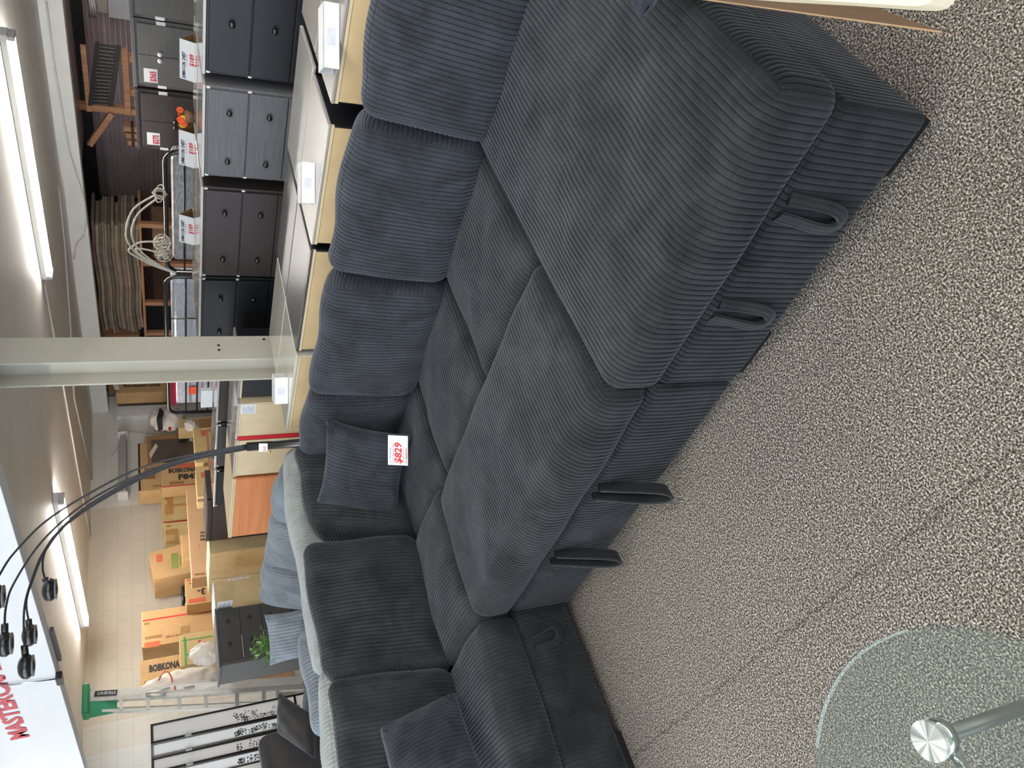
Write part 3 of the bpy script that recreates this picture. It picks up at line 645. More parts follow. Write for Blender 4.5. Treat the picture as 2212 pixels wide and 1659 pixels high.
# wardrobes further back
def wardrobe(label, X, y0, y1, z, mat, kn, tagt, kz, grp='two-door wardrobes behind the chests'):
    t = thing('wardrobe', label, 'wardrobe', (X + .25, (y0 + y1) / 2, 0), grp)
    bx('body', (X, y0, 0), (X + .5, y1, z), mat, t, bev=.004)
    bx('top', (X - .02, y0 - .005, z - .03), (X + .5, y1 + .005, z + .004), mat, t)
    ym = (y0 + y1) / 2
    for (a_, b_, s) in ((y0 + .035, ym - .002, 1), (ym + .002, y1 - .035, -1)):
        d = bx('door', (X - .018, a_, .1), (X - .001, b_, z - .05), mat, t, bev=.004)
        knob((X - .018, ym - s * .032, kz), .022, kn, d)
    for yy in (y0 + .02, y1 - .02): bx('hinge', (X - .012, yy - .018, z - .29), (X - .002, yy + .018, z - .21), whitedot, t, bev=.003)
    if tagt:
        q = (X - .0195, y1 - .06, z - .21); MB().quad([(q[0], q[1], q[2]), (q[0], q[1] - .14, q[2]), (q[0], q[1] - .14, q[2] + .12), q[:2] + (q[2] + .12,)]).build('price_tag', paper, t)
        text('lettering', tagt, .075, (q[0] - .001, q[1] - .01, q[2] + .015), *NX, red, t, fat=.002, xs=.7)
XW = 7.6
ys = [onX(290, y_, XW).y for y_ in (-45, 35, 37.5, 184, 190, 318)]
wardrobe('grey wardrobe with a white knob at the right frame edge', XW, ys[0] - .25, ys[1], 1.615, ward_grey, whiteknob, None, 1.36)
wardrobe('grey two-door wardrobe with white knobs and a small price tag', XW, ys[2], ys[3], 1.61, ward_grey, whiteknob, '$365', 1.375)
wardrobe('dark brown two-door wardrobe with black knobs, left of the grey ones', XW, ys[4], ys[5], 1.605, ch_brown, knobm, '$275', 1.25)
# ================================================================ LIGHT GREY SOFA BEHIND
ls = thing('corduroy_sofa', 'pale grey corduroy sofa with steel-blue cushions back to back with the dark one', 'sofa', (1.6, 4.3, 0))
def lseat(name, lo, hi, r, rib, alt, mat, **k):
    c = [(a + b) / 2 for a, b in zip(lo, hi)]; s = [b - a for a, b in zip(lo, hi)]
    return cushion(name, s, r, rib, alt, mat, ls, TM(c), **k)
def wav(P):
    P = P.copy(); P[..., 2] += (.008 * np.sin(P[..., 0] * 7) ) * (P[..., 2] > 0); P[..., 1] += .012 * np.sin(P[..., 0] * 4 + 1); return P
lseat('back_frame', (1.36, 3.50, .05), (2.66, 3.72, .875), .06, 0, 1, cordlight, wr=.006, seed=31, puff=(0, .01, .01), warp=wav, pitch=.019, amp=.003)
lseat('back_frame', (-.1, 3.48, .05), (1.345, 3.72, .885), .06, 0, 1, cordlight, wr=.006, seed=32, puff=(0, .01, .01), warp=wav, pitch=.019, amp=.003)
lseat('seat_cushion', (-.1, 3.75, .2), (2.45, 4.5, .42), .06, 1, 0, cordsteel, wr=.004, seed=33, puff=(0, 0, .03), pitch=.02)
lseat('seat_cushion', (2.08, 4.5, .2), (2.45, 5.4, .42), .06, 1, 0, cordsteel, wr=.004, seed=36, puff=(0, 0, .02), pitch=.02)
lseat('base', (-.1, 3.74, .03), (2.6, 4.5, .2), .03, 0, 1, cordlight, wr=.002, seed=37, pitch=.02)
lseat('back_frame', (2.72, 3.85, .05), (2.95, 5.5, .75), .06, 1, 0, cordlight, wr=.004, seed=34, pitch=.02)
for i, (a0, a1) in enumerate(((3.76, 4.15), (4.17, 4.72), (4.74, 5.25))):
    backc('Y', a0, a1, .03, 20, seed=40 + i, base=2.42, z0=.44, hgt=.50, mat=cordsteel, parent=ls, puff=.06, wr=.01, pitch=.02)
backc('X', 1.30, 1.86, .02, 12, seed=45, base=4.15, z0=.42, hgt=.42, th=.2, mat=cordsteel, parent=ls, pitch=.02)
qp = onz(632, 1372, .68); M = lookM(onY(631, 1372, 4.6), (-.55, -.8, .15), (0, 0, 1), math.radians(3))
o = pillow('throw_pillow', .155, .15, .06, cordsteel, None, M, seed=9, pitch=.02); tag(o, 'steel blue ribbed throw pillow on the pale grey sofa, in front of the green plant', 'pillow')
# potted plant behind
t = thing('potted_plant', 'green leafy artificial plant behind the pale grey sofa', 'plant', (2.45, 5.9, 0)); random.seed(8)
pc = onY(588, 1385, 5.75)
MB().lathe([(.08, .0), (.11, .35), (.12, .62), (.10, .62)], Matrix.Translation((pc.x, 5.75, 0)), 18).build('planter', plain('planter_dark', (.05, .05, .05), .5), t, True)
leafm = plain('plant_leaf', srgb(112, 160, 86), .5, var=.3, scale=30); mb = MB(); ms = MB()
for s_ in range(34):
    a_ = random.uniform(0, 6.28); R_ = random.uniform(.04, .20); base = Vector((pc.x, 5.75, .60)); tip = base + Vector((math.cos(a_) * R_, math.sin(a_) * R_ * .8, random.uniform(.10, .36)))
    midp = base.lerp(tip, .5) + Vector((0, 0, .05)); P_ = [base, midp, tip]; ms.tube(P_, .003, 5)
    for k in range(9):
        f_ = .3 + .7 * k / 8; c = base.lerp(midp, f_ * 2) if f_ < .5 else midp.lerp(tip, f_ * 2 - 1)
        d = Vector((random.uniform(-1, 1), random.uniform(-1, 1), random.uniform(-.2, .7))).normalized() * random.uniform(.035, .06); sd = d.cross(Vector((random.random(), random.random(), 1))).normalized() * .014
        mb.quad([c, c + d * .45 + sd, c + d, c + d * .45 - sd])
f = mb.build('foliage', leafm, t); ms.build('stems', plain('plant_stem', (.10, .16, .06), .6), t)
# ================================================================ CHARCOAL TUFTED SOFA, FAR LEFT
ts = thing('tufted_sofa', 'smooth charcoal sofa with a buttoned back beside the folding screen', 'sofa', (1.6, 5.6, 0))
def tcush(n_, lo, hi, r, seed, rx=0, **k):
    c = [(a + b) / 2 for a, b in zip(lo, hi)]; return cushion(n_, [b - a for a, b in zip(lo, hi)], r, 0, 1, tweed, ts, TM(c, rx=rx), amp=0, pitch=.08, seed=seed, seam=.004, **k)
def tuft(P):
    P = P.copy(); qb_ = (.55 - .62, .02)
    d2 = (P[..., 0] - qb_[0]) ** 2 + (P[..., 2] - qb_[1]) ** 2; P[..., 1] += .035 * np.exp(-d2 / .004) * (P[..., 1] < 0) + .012 * np.exp(-(P[..., 2] - qb_[1] - .25 * (P[..., 0] - qb_[0])) ** 2 / .0012) * (P[..., 1] < 0)
    return P
tcush('backrest', (.25, 5.50, .45), (1.76, 5.72, .975), .06, 50, rx=math.radians(-6), puff=(0, .03, 0), warp=tuft)
tcush('armrest', (1.74, 4.88, .1), (1.99, 5.66, .64), .10, 51, puff=(.02, 0, .04))
tcush('seat', (.25, 4.74, .16), (1.73, 5.49, .50), .08, 52, puff=(0, 0, .04))
MB().sphere((1.00 + .0, 5.44, .73), .016, (1, .5, 1), 12).build('button', blackplastic, ts, True)
for (lx, ly) in ((.3, 4.8), (1.9, 4.95), (.3, 5.6), (1.9, 5.6)): bx('leg', (lx, ly, 0), (lx + .05, ly + .05, .17), blackplastic, ts)
A = onY(604, 1497, 5.30); B = onY(602, 1570, 5.30); D_ = onY(678, 1545, 5.10)
o = pillow('throw_pillow', .2, .2, .07, tweed, None, None, seed=12, rib=False, pinch=.03)
skew(o, A, D_, D_ + (B - A) * 1.2, .2, .2)
tag(o, 'smooth charcoal throw pillow leaning on the tufted sofa', 'pillow')
# ================================================================ BEHIND: SCREEN, LADDER, CARTONS
# folding screen
t = thing('folding_screen', 'white folding screen with black frame and ink blossom branches', 'screen', (3.1, 8.6, 0)); random.seed(21)
edges = [onY(325, 1565, 8.0), onY(331, 1606, 7.965), onY(336, 1637, 8.0), onY(341, 1668, 7.965), onY(345, 1699, 8.0)]
scr = plain('screen_cloth', (.86, .86, .85), .8, var=.02); zt = edges[0].z
for i in range(4):
    a = Vector((edges[i].x, edges[i].y, 0)); b_ = Vector((edges[i + 1].x, edges[i + 1].y, 0)); d = b_ - a; w_ = d.length; d.normalize(); nr = Vector((0, 0, 1)).cross(d)
    M = Matrix([[d[k], nr[k], (0, 0, 1)[k], a[k]] for k in range(3)] + [[0, 0, 0, 1]])
    g = .006
    p_ = MB().box((g, -.012, .05), (w_ - g, -.006, zt - .02), M).build('panel', scr, t)
    mb = MB()
    for (u0, u1) in ((.001, .018), (w_ - .018, w_ - .001)): mb.box((u0, -.016, .0), (u1, .004, zt), M)
    for (z0, z1) in ((zt - .022, zt), (.04, .07), (.35, .37)): mb.box((g, -.016, z0), (w_ - g, .004, z1), M)
    mb.build('frame', blackmetal, t)
    # ink branches : flowers and twigs as thin raised marks on the side towards the room
    mb = MB(); sgn = 1; yy0 = -.0170 if nr.dot(Vector((-.6, -.8, 0))) < 0 else .0
    side = -.0135
    def mark(u, z, r, n=5):
        for k in range(n):
            an = k * 2 * math.pi / n + random.random(); c = Vector((u + math.cos(an) * r, 0, z + math.sin(an) * r))
            for s2 in (side, -.0045):
                P4 = [c + Vector((r * .55 * math.cos(an), s2, r * .55 * math.sin(an))), c + Vector((-r * .35 * math.sin(an), s2, r * .35 * math.cos(an))), c - Vector((r * .5 * math.cos(an), -s2, r * .5 * math.sin(an))), c + Vector((r * .35 * math.sin(an), s2, -r * .35 * math.cos(an)))]
                mb.quad([M @ q for q in P4])
    for k in range(46):
        z = zt - .75 - random.random() ** 1.2 * .6; u = w_ * (.35 + .5 * random.random()) + (zt - z - .8) * .05
        mark(min(max(u, .05), w_ - .05), z, random.uniform(.010, .022), random.choice((3, 5)))
    for k in range(5):
        z0 = zt - .55 - .15 * k; u0 = w_ * random.uniform(.4, .7); 
        for j in range(8):
            ua, ub = u0 + j * .006, u0 + (j + 1) * .006
            mb.quad([M @ Vector((ua, side, z0 - j * .05)), M @ Vector((ub, side, z0 - (j + 1) * .05)), M @ Vector((ub + .003, side, z0 - (j + 1) * .05)), M @ Vector((ua + .003, side, z0 - j * .05))])
    mb.build('ink_drawing', plain('ink', (.05, .05, .055), .8), t)
for i in (1, 2, 3):
    for zz in (zt - .32, .4): bx('hinge', (edges[i].x - .012, edges[i].y - .03, zz - .03), (edges[i].x + .012, edges[i].y - .018, zz + .03), chrome, t)
# step ladder
t = thing('step_ladder', 'folded aluminium step ladder with green top cap leaning by the wall', 'ladder', (3.9, 9.9, 0))
def LP(v, y, Y=9.9): return onY(v, y, Y - (v - 185) / 435 * .30)
def lr(y0, y1, name, mat, d0=0, th=.03, e_0=30, e_1=26):
    a = [LP(195, y0), LP(195, y1)]; b0 = LP(620, y0 - e_0); b1 = LP(620, y1 - e_1); k = a[0].z / (a[0].z - b0.z)
    e0 = a[0] + (b0 - a[0]) * k; e1 = a[1] + (b1 - a[1]) * k; e0.z = max(e0.z, 0); e1.z = max(e1.z, 0)
    off = Vector((0, d0, 0)); of2 = Vector((0, d0 + th, 0))
    return MB().hexa([a[0] + of2, a[1] + of2, e1 + of2, e0 + of2], [a[0] + off, a[1] + off, e1 + off, e0 + off]).build(name, mat, t)
alw = plain('ladder_rail', (.66, .65, .61), .4, metal=.35, var=.06, scale=12)
lr(1492, 1507, 'side_rail', alw); lr(1508, 1516, 'rail_flange', alum, -.01, .06, 26, 25); lr(1533, 1539, 'side_rail', alw, 0, .06, 14, 14); lr(1522, 1525, 'rear_rail', alum, .12, .03, 18, 18)
for v in (262, 320, 388, 445, 512, 570, 600):
    sh_ = (v - 195) / 425; a = LP(v, 1514 - sh_ * 25); b_ = LP(v, 1536 - sh_ * 14); MB().hexa([a + Vector((0, .10, -.012)), b_ + Vector((0, .10, -.012)), b_ + Vector((0, .10, .022)), a + Vector((0, .10, .022))], [a + Vector((0, -.005, -.022)), b_ + Vector((0, -.005, -.022)), b_ + Vector((0, -.005, .022)), a + Vector((0, -.005, .022))]).build('step', alum, t)
green = plain('ladder_green', (.02, .28, .13), .45, var=.08)
a = LP(178, 1493); b_ = LP(186, 1543); bx('top_cap', (b_.x - .01, a.y - .06, a.z - .075), (a.x + .07, a.y + .16, a.z + .0), green, t, bev=.02)
A = LP(190, 1517); B = LP(246, 1537); bx('green_strap', (B.x, A.y - .02, B.z - .03), (A.x, A.y + .02, A.z - .02), green, t, bev=.008)
A = LP(203, 1505); B = LP(252, 1501.5); C3 = LP(203, 1493.5); dx_ = (B - A).normalized(); dy_ = (C3 - A); dy_ = (dy_ - dx_ * dy_.dot(dx_)); hh_ = dy_.length; dy_.normalize(); nz_ = dx_.cross(dy_); L_ = (B - A).length; o_ = A + nz_ * .004
MB().hexa([o_, o_ + dx_ * L_, o_ + dx_ * L_ + dy_ * hh_, o_ + dy_ * hh_], [q + nz_ * .004 for q in (o_, o_ + dx_ * L_, o_ + dx_ * L_ + dy_ * hh_, o_ + dy_ * hh_)]).build('badge', black, t)
text('lettering', 'LOUISVILLE', hh_ * .75, o_ + nz_ * .0045 + dx_ * (L_ * .14) + dy_ * (hh_ * .25), dx_, dy_, paper, t, fat=.0005, fit=L_ * .80)
for (v0, v1, mt) in ((376, 380, plain('orange_label', srgb(190, 100, 50), .6)), (381, 394, paper), (398, 420, plain('grey_label', (.25, .25, .24), .7)), (440, 466, paper)):
    y_ = 1498.5 - (v0 - 195) / 425 * 28; A = LP(v0, y_ + 5); B = LP(v1, y_ - 5); A.y = B.y = min(A.y, B.y) - .004
    MB().quad([(A.x, A.y - .004, A.z), (B.x, A.y - .004, A.z), (B.x, B.y - .004, B.z), (A.x, B.y - .004, B.z)]).build('label', mt, t)
A = LP(315, 1500); B = LP(368, 1487); MB().tube([A + Vector((0, -.02, 0)), B + Vector((0, -.02, 0))], .010, 8).build('spreader', alum, t, True)
A = LP(315, 1504); B = LP(358, 1500); MB().tube([A + Vector((0, -.02, 0)), B + Vector((0, -.02, 0))], .012, 8).build('spreader', alum, t, True)
# ---- cartons along the block wall
def carton(label, v0, v1, ya, yb, Y, depth, mat, z0=None, grp='cartons along the block wall', name='cardboard_box'):
    X1 = onY(v0, ya, Y).x; X0 = onY(v0, yb, Y).x; z1 = onY(v0, (ya + yb) / 2, Y).z; zb = onY(v1, (ya + yb) / 2, Y).z if z0 is None else z0
    t = thing(name, label, 'box', ((X0 + X1) / 2, Y + depth / 2, zb), grp)
    bx('carton', (X0, Y, zb), (X1, Y + depth, z1), mat, t, bev=.006)
    return t, X0, X1, zb, z1
def mark(t, v0, v1, ya, yb, Y, mat, name='print'):
    vm, ym = (v0 + v1) / 2, (ya + yb) / 2; yo = Y - .003 - .0007 * len(t.children)
    A = Vector((onY(vm, yb, yo).x, yo, onY(v0, ym, yo).z)); B = Vector((onY(vm, ya, yo).x, yo, onY(v1, ym, yo).z)); MB().quad([(A.x, yo, A.z), (A.x, yo, B.z), (B.x, yo, B.z), (B.x, yo, A.z)]).build(name, mat, t)
def dtext(t, s, v, y, Y, hpx, mat=black, fat=.004, xs=1.0, length=None):
    """text reading downwards, starting at pixel (v,y) on the plane Y; hpx = letter height in pixels"""
    A = onY(v, y, Y - .002); B = onY(v, y - hpx, Y - .002); h = (B - A).length
    text('lettering', s, h / .7, (A.x, Y - .002, A.z), *NYD, mat, t, fat=fat, xs=xs)
pr = plain('faint_print', srgb(150, 110, 70), .85); prr = plain('faint_red_print', srgb(200, 100, 70), .85); prg = plain('faint_green_print', srgb(130, 140, 70), .85)
t, X0, X1, z0, z1 = carton('large carton with a red stripe along its right edge and a brown diagram', 306, 0, 1322, 1400, 11.35, .5, cardb, 0)
mark(t, 308, 460, 1328, 1331, 11.35, red, 'red_stripe'); mark(t, 311, 323, 1345, 1350, 11.35, pr); mark(t, 390, 410, 1352, 1368, 11.35, plain('diagram', srgb(160, 125, 80), .85), 'diagram'); mark(t, 313, 350, 1373, 1378, 11.35, pr); mark(t, 312, 345, 1386, 1398, 11.35, prr); dtext(t, 'this is how', 358, 1378, 11.35, 5, pr)
t, X0, X1, z0, z1 = carton('carton printed BOBKONA behind the white sack near the ladder', 303, 0, 1428, 1490, 10.95, .35, cardb, 0)
dtext(t, 'BOBKONA', 322, 1452, 10.95, 14, black, .007, xs=.60); mark(t, 312, 330, 1470, 1476, 10.95, pr)
t, X0, X1, z0, z1 = carton('carton bound with green tape leaning over the white sack', 388, 0, 1372, 1440, 10.45, .35, cardyel, .0)
for (a_) in ((392, 460, 1378, 1380), (398, 402, 1376, 1438), (402, 460, 1408, 1411)): mark(t, a_[0], a_[1], a_[2], a_[3], 10.45, plain('green_tape', (.04, .32, .08), .5), 'green_tape')
mark(t, 428, 434, 1383, 1387, 10.45, red)
t, X0, X1, z0, z1 = carton('carton marked with a black 3 and a red warning strip', 401, 0, 1250, 1308, 11.0, .3, cardb, 0)
dtext(t, 'ʒ-', 437, 1284, 11.0, 8, black) if False else text('lettering', '3-', .14, (onY(444, 1270, 10.998).x, 10.998, onY(444, 1270, 10.998).z), (0, 0, 1), (-1, 0, 0), black, t, fat=.004)
mark(t, 403, 455, 1250, 1252, 11.0, red, 'red_stripe'); mark(t, 408, 444, 1292, 1301, 11.0, prr); mark(t, 408, 420, 1258, 1262, 11.0, pr); mark(t, 430, 441, 1254, 1260, 11.0, pr)
# tilted carton propped on top of an added one
t = thing('cardboard_box', 'brown carton tilted on its corner against the wall', 'box', (7, 11.4, 1.2), 'cartons along the block wall')
a = [onY(321, 1195, 11.3), onY(412, 1170, 11.3), onY(415, 1236, 11.3), onY(333, 1252, 11.3)]
MB().hexa([q + Vector((0, .62, 0)) for q in a], a).build('carton', cardb, t)
mark(t, 338, 350, 1198, 1214, 11.298, prr); mark(t, 370, 384, 1195, 1228, 11.298, prg); mark(t, 388, 394, 1200, 1222, 11.298, prg)
carton('plain tall carton added to support the tilted one', 419, 0, 1190, 1245, 11.35, .6, carddark, 0)  # hidden carton put in to hold up the tilted one
t, X0, X1, z0, z1 = carton('long pinkish carton printed item and order number, standing before the stack', 408, 0, 1055, 1250, 10.2, .3, plain('cardboard_pink', srgb(198, 160, 122), .8, var=.04), 0)
for k, s in enumerate(('ITEM', 'PO.NO', 'DESIGN')): dtext(t, s, 433, 1153 + k * 7.5, 10.2, 4.2, black, .002)
mark(t, 430, 431, 1175, 1185, 10.2, prr); dtext(t, 'ITEM NO.', 421, 1243, 10.2, 3, pr)
t, X0, X1, z0, z1 = carton('golden carton with brown tape patches, upper right of the pink one', 348, 0, 1053, 1128, 11.5, .5, cardyel, 0)
for a_ in ((356, 374, 1075, 1112), (372, 405, 1088, 1093), (354, 366, 1055, 1059)): mark(t, *a_[:2], *a_[2:], 11.5, tape, 'tape')
mark(t, 355, 361, 1080, 1090, 11.5, cardyel); mark(t, 352, 406, 1125, 1127, 11.5, red, 'red_stripe')
t, X0, X1, z0, z1 = carton('golden carton with a torn label, between the taped one and the tilted one', 355, 0, 1130, 1186, 11.45, .5, cardyel, 0)
mark(t, 358, 385, 1143, 1175, 11.45, tape, 'tape'); mark(t, 358, 378, 1155, 1168, 11.45, cardb); mark(t, 359, 370, 1135, 1138, 11.45, pr)
carton('narrow carton standing in front of the golden ones', 392, 0, 1155, 1212, 10.6, .2, cardb, 0)  # small box extended down to the floor for support
t, X0, X1, z0, z1 = carton('carton printed BOBKONA F845 behind the black lamp arcs', 348, 0, 1000, 1053, 11.15, .3, cardb, 0)
dtext(t, 'BOBKONA', 364, 1022, 11.15, 9, black, .005, xs=.72); dtext(t, 'F845', 385, 1036, 11.15, 11, black, .006, xs=1.1); mark(t, 350, 425, 1048, 1050, 11.15, red, 'red_stripe'); mark(t, 366, 398, 1040, 1046, 11.15, pr); mark(t, 350, 425, 1002, 1010, 11.15, prr)
t, X0, X1, z0, z1 = carton('tall brown carton with a black taped top edge under the wall fixture', 298, 0, 958, 1062, 11.6, .4, cardb, 0)
mark(t, 299, 303, 958, 1060, 11.6, black, 'black_tape'); mark(t, 312, 335, 1010, 1035, 11.6, carddark); dtext(t, 'THIS SIDE UP', 330, 1052, 11.6, 3, pr)
t, X0, X1, z0, z1 = carton('framed dark brown board with a torn paper strip, leaning on the cartons', 318, 0, 942, 1003, 11.3, .12, carddark, 0, name='picture_frame')
mark(t, 327, 420, 948, 997, 11.3, plain('brown_panel', (.085, .062, .05), .6), 'inner_panel'); mark(t, 385, 402, 950, 957, 11.299, black, 'tape'); mark(t, 409, 416, 947, 953, 11.299, paper, 'white_tag')
A = [onY(322, 980, 11.29), onY(326, 990, 11.29), onY(341, 964, 11.29), onY(336, 958, 11.29)]; MB().quad(A).build('torn_strip', plain('torn_paper', (.6, .55, .48), .9), t)
t, X0, X1, z0, z1 = carton('yellow carton with a red crossed stamp right of the lamp arcs', 420, 0, 925, 1000, 9.6, .3, cardyel, 0)
mark(t, 434, 447, 930, 942, 9.6, prr)
t, X0, X1, z0, z1 = carton('yellow carton with a red crossed stamp behind the pale wooden strip', 424, 0, 1008, 1074, 9.55, .3, cardyel, 0)
mark(t, 434, 447, 1020, 1032, 9.55, prr)
t, X0, X1, z0, z1 = carton('carton printed Fluorescent Lamps standing behind the cream column', 250, 0, 818, 850, 11.55, .3, cardb, 0)
dtext(t, 'Fluorescent Lamps', 266, 836, 11.55, 5, black, .003, xs=1.0)
A = [onY(232, 835, 11.5), onY(250, 820, 11.5), onY(255, 838, 11.5), onY(238, 852, 11.5)]; MB().hexa([q + Vector((0, .01, 0)) for q in A], A).build('flap', carddark, t)
B = [onY(244, 830, 11.49), onY(256, 832, 11.49), onY(258, 842, 11.49), onY(248, 842, 11.49)]; MB().quad(B).build('white_flap', paper, t)
# open carton and white ball-shaped bag in the corner
t, X0, X1, z0, z1 = carton('open shallow yellow carton under the white sack in the far corner', 385, 0, 905, 925, 10.9, .3, cardyel, 0)
def blob(name, label, cat, v, y, Y, r, sc, mat, seed, parent=None, parts=None):
    rng = random.Random(seed); c = onY(v, y, Y); t_ = bmesh.new(); bmesh.ops.create_icosphere(t_, subdivisions=4, radius=r)
    ph = [rng.uniform(0, 6) for _ in range(9)]
    for q in t_.verts:
        n_ = q.co.normalized(); k = 1 + .07 * math.sin(n_.x * 9 + ph[0]) * math.sin(n_.z * 7 + ph[1]) + .045 * math.sin(n_.z * 19 + ph[2] + 3 * n_.x) + .03 * math.sin(n_.x * 27 + n_.y * 21 + ph[3])
        q.co = Vector((q.co.x * sc[0], q.co.y * sc[1], q.co.z * sc[2])) * k + c
    me = bpy.data.meshes.new(name); t_.to_mesh(me); t_.free()
    if parent is None:
        th_ = thing(name, label, cat, tuple(c)); newobj('bag', me, mat, th_, None, True); return th_, c
    return newobj(name, me, mat, parent, None, True), c
sack = plain('white_sack', (.66, .61, .55), .75, var=.06, scale=6)
t, c = blob('sack', 'white sack with a red tie slumped behind the step ladder', 'sack', 397, 1476, 10.35, .34, (.52, .5, 1.45), sack, 4)
sack_support = thing('cardboard_box', 'brown carton added under the white sack with the red tie to hold it up', 'box', (c.x, 10.36, 0), 'cartons along the block wall'); bx('carton', (c.x - .17, 10.22, 0), (c.x + .15, 10.44, c.z - .45), carddark, sack_support)  # carton added beneath the sack, which would otherwise hang in the air
c2 = onY(350, 1452, 10.15); MB().tube([onY(343, 1470, 10.14), onY(348, 1458, 10.10), onY(355, 1450, 10.10), onY(364, 1452, 10.12), onY(370, 1462, 10.14), onY(372, 1474, 10.16)], .010, 6).build('red_tie', plain('red_cord', srgb(215, 110, 90), .6), t, True)
m, nt, p = nm('clear_plastic'); p.inputs['Base Color'].default_value = (.8, .76, .72, 1); p.inputs['Roughness'].default_value = .18; p.inputs['Alpha'].default_value = .62; p.inputs['Coat Weight'].default_value = .5; plasticbag = m
blob('plastic_bag', 'crumpled clear plastic bag beside the green-taped carton', 'bag', 447, 1412, 9.7, .2, (.75, .7, 1.0), plasticbag, 9)
t, c = blob('sack', 'white cloth sack with red print in the far corner by the beam', 'sack', 362, 905, 11.2, .28, (.85, .6, 1.05), sack, 15)
q = [onY(345, 880, 11.0), onY(338, 905, 10.95), onY(342, 930, 11.0), onY(352, 925, 10.98), onY(350, 900, 10.93), onY(354, 888, 10.98)]; MB().hexa([v_ + Vector((0, .03, 0)) for v_ in q], q).build('black_patch', black, t)
MB().quad([onY(364, 922, 10.9), onY(364, 930, 10.9), onY(370, 930, 10.9), onY(370, 922, 10.9)]).build('red_print', red, t)
carton('plain carton added under the pale round bundle', 429, 0, 905, 928, 10.05, .3, carddark, 0)  # added so the round bundle has something to rest on
blob('foam_ball', 'pale translucent round bundle by the yellow carton', 'bundle', 413, 918, 10.2, .12, (.95, .8, .85), plain('pale_foam', (.55, .5, .46), .5), 22)
# reflector fixture lying on wall brackets
t = thing('light_housing', 'long metal reflector housing hung on the block wall on two wires', 'light fixture', (8.95, 12.0, 2.1))
A = onY(264, 938, 11.95); B = onY(264, 1070, 11.95)
MB().box((B.x, 11.88, 2.07), (A.x, 12.09, 2.09)).box((B.x, 11.9, 2.09), (A.x, 11.93, 2.16)).box((B.x, 11.98, 2.09), (A.x, 12.01, 2.17)).box((B.x, 12.05, 2.07), (A.x, 12.09, 2.2)).build('reflector', alum, t)
for X in (A.x - .01, B.x + .01): bx('end_plate', (X - .015, 11.86, 2.04), (X + .015, 12.095, 2.2), white, t)
for X in (A.x - .25, B.x + .25): MB().tube([(X, 11.95, 2.16), (X - .15, 12.08, 2.32)], .006, 6).build('bracket', alum, t)
conduit([onY(262, 938, 12.08), onY(255, 930, 12.08), onY(340, 938, 12.08)], 'thin wire dropping from the reflector housing on the wall', .006)
# pale wooden strips
for lab, a, b_ in (('pale wooden frame on added legs before the yellow cartons', onY(447, 930, 9.4), onY(457, 1072, 9.4)), ('short pale wooden frame on added legs across the end of the yellow cartons', onY(427, 1082, 9.3), onY(460, 1078, 9.3))):
    o = MB().tube([a, b_], .022, 4).tube([a, Vector((a.x, a.y, 0))], .02, 4).tube([b_, Vector((b_.x, b_.y, 0))], .02, 4).build('wooden_frame', lumber, None); tag(o, lab, 'wood')  # legs to the floor are added to hold the strips up
c = onY(395, 1296, 11.76); t = thing('round_table', 'black round pedestal table top showing behind the carton marked 3', 'table', (c.x, c.y, 0))
bx('pedestal', (c.x - .04, c.y - .04, 0), (c.x + .04, c.y + .04, c.z), blackmetal, t)  # assumed pedestal, holds up the round top
MB().lathe([(.21, 0), (.22, .01), (.22, .03), (.21, .04)], Matrix.Translation(c - Vector((0, 0, .02))), 40).build('disc', plain('tabletop_black', (.03, .03, .032), .3), t, True)
# ================================================================ BEDS AND MATTRESSES BEHIND THE CHESTS
XB = 6.8
film = plain('mattress_film', (.33, .33, .34), .22, var=.35, scale=7, bump=.6, bscale=22, coat=.5, stretch=(1, 2, 8))
film2 = plain('mattress_film_blue', (.42, .44, .50), .22, var=.2, scale=7, bump=.6, bscale=22, coat=.5, stretch=(1, 2, 8))
def bed(label, ya, yb, v0, rails, bars, mlabel, mmat, X=XB):
    yA = onX(v0, ya, X).y; yB = onX(v0, yb, X).y; z = (onX(v0, ya, X).z + onX(v0, yb, X).z) / 2
    t = thing('bed_frame', label, 'bed frame', (X, (yA + yB) / 2, 0), 'black tubular bed ends')
    r = .12; pts = [(X, yA, 0), (X, yA, z - r)] + [(X, yA + r - r * math.cos(a), z - r + r * math.sin(a)) for a in (.4, .8, 1.2)] + [(X, yA + r, z), (X, yB - r, z)] + [(X, yB - r + r * math.sin(a), z - r + r * math.cos(a)) for a in (.4, .8, 1.2)] + [(X, yB, z - r), (X, yB, 0)]
    MB().tube(pts, .024, 10).build('frame', blackmetal, t, True)
    for zr in rails: MB().tube([(X, yA, zr), (X, yB, zr)], .011, 8).build('rail', blackmetal, t, True)
    for yb_ in bars: MB().tube([(X, onX(v0, yb_, X).y, .3), (X, onX(v0, yb_, X).y, z)], .010, 8).build('bar', blackmetal, t, True)
    m_ = thing('mattress', mlabel, 'mattress', (X + .15, (yA + yB) / 2, 0), 'film-wrapped mattresses stood behind the bed frames')
    bx('cover', (X + .05, yA + .08, .05), (X + .28, yB - .10, z - .055), mmat, m_, bev=.05)
    return t, m_
bed('black tubular bed end behind the grey and brown chests', 326, 586, 359, (1.20, 1.06, .9), (), 'film-wrapped mattress stood on edge behind the right bed end', film)
b1, m1 = bed('black tubular bed end with upright bars, crossing behind the column', 597, 893, 361, (1.19, 1.06, .93), (688, 815), 'film-wrapped mattress stood on edge, red pad and orange sticker, left bed end', film2)
A = onX(372, 800, XB + .04); B = onX(382, 884, XB + .04); bx('red_pad', (XB + .045, A.y, B.z), (XB + .25, B.y - .05, A.z + .02), plain('crimson_pad', srgb(190, 30, 70), .6), m1, bev=.02)
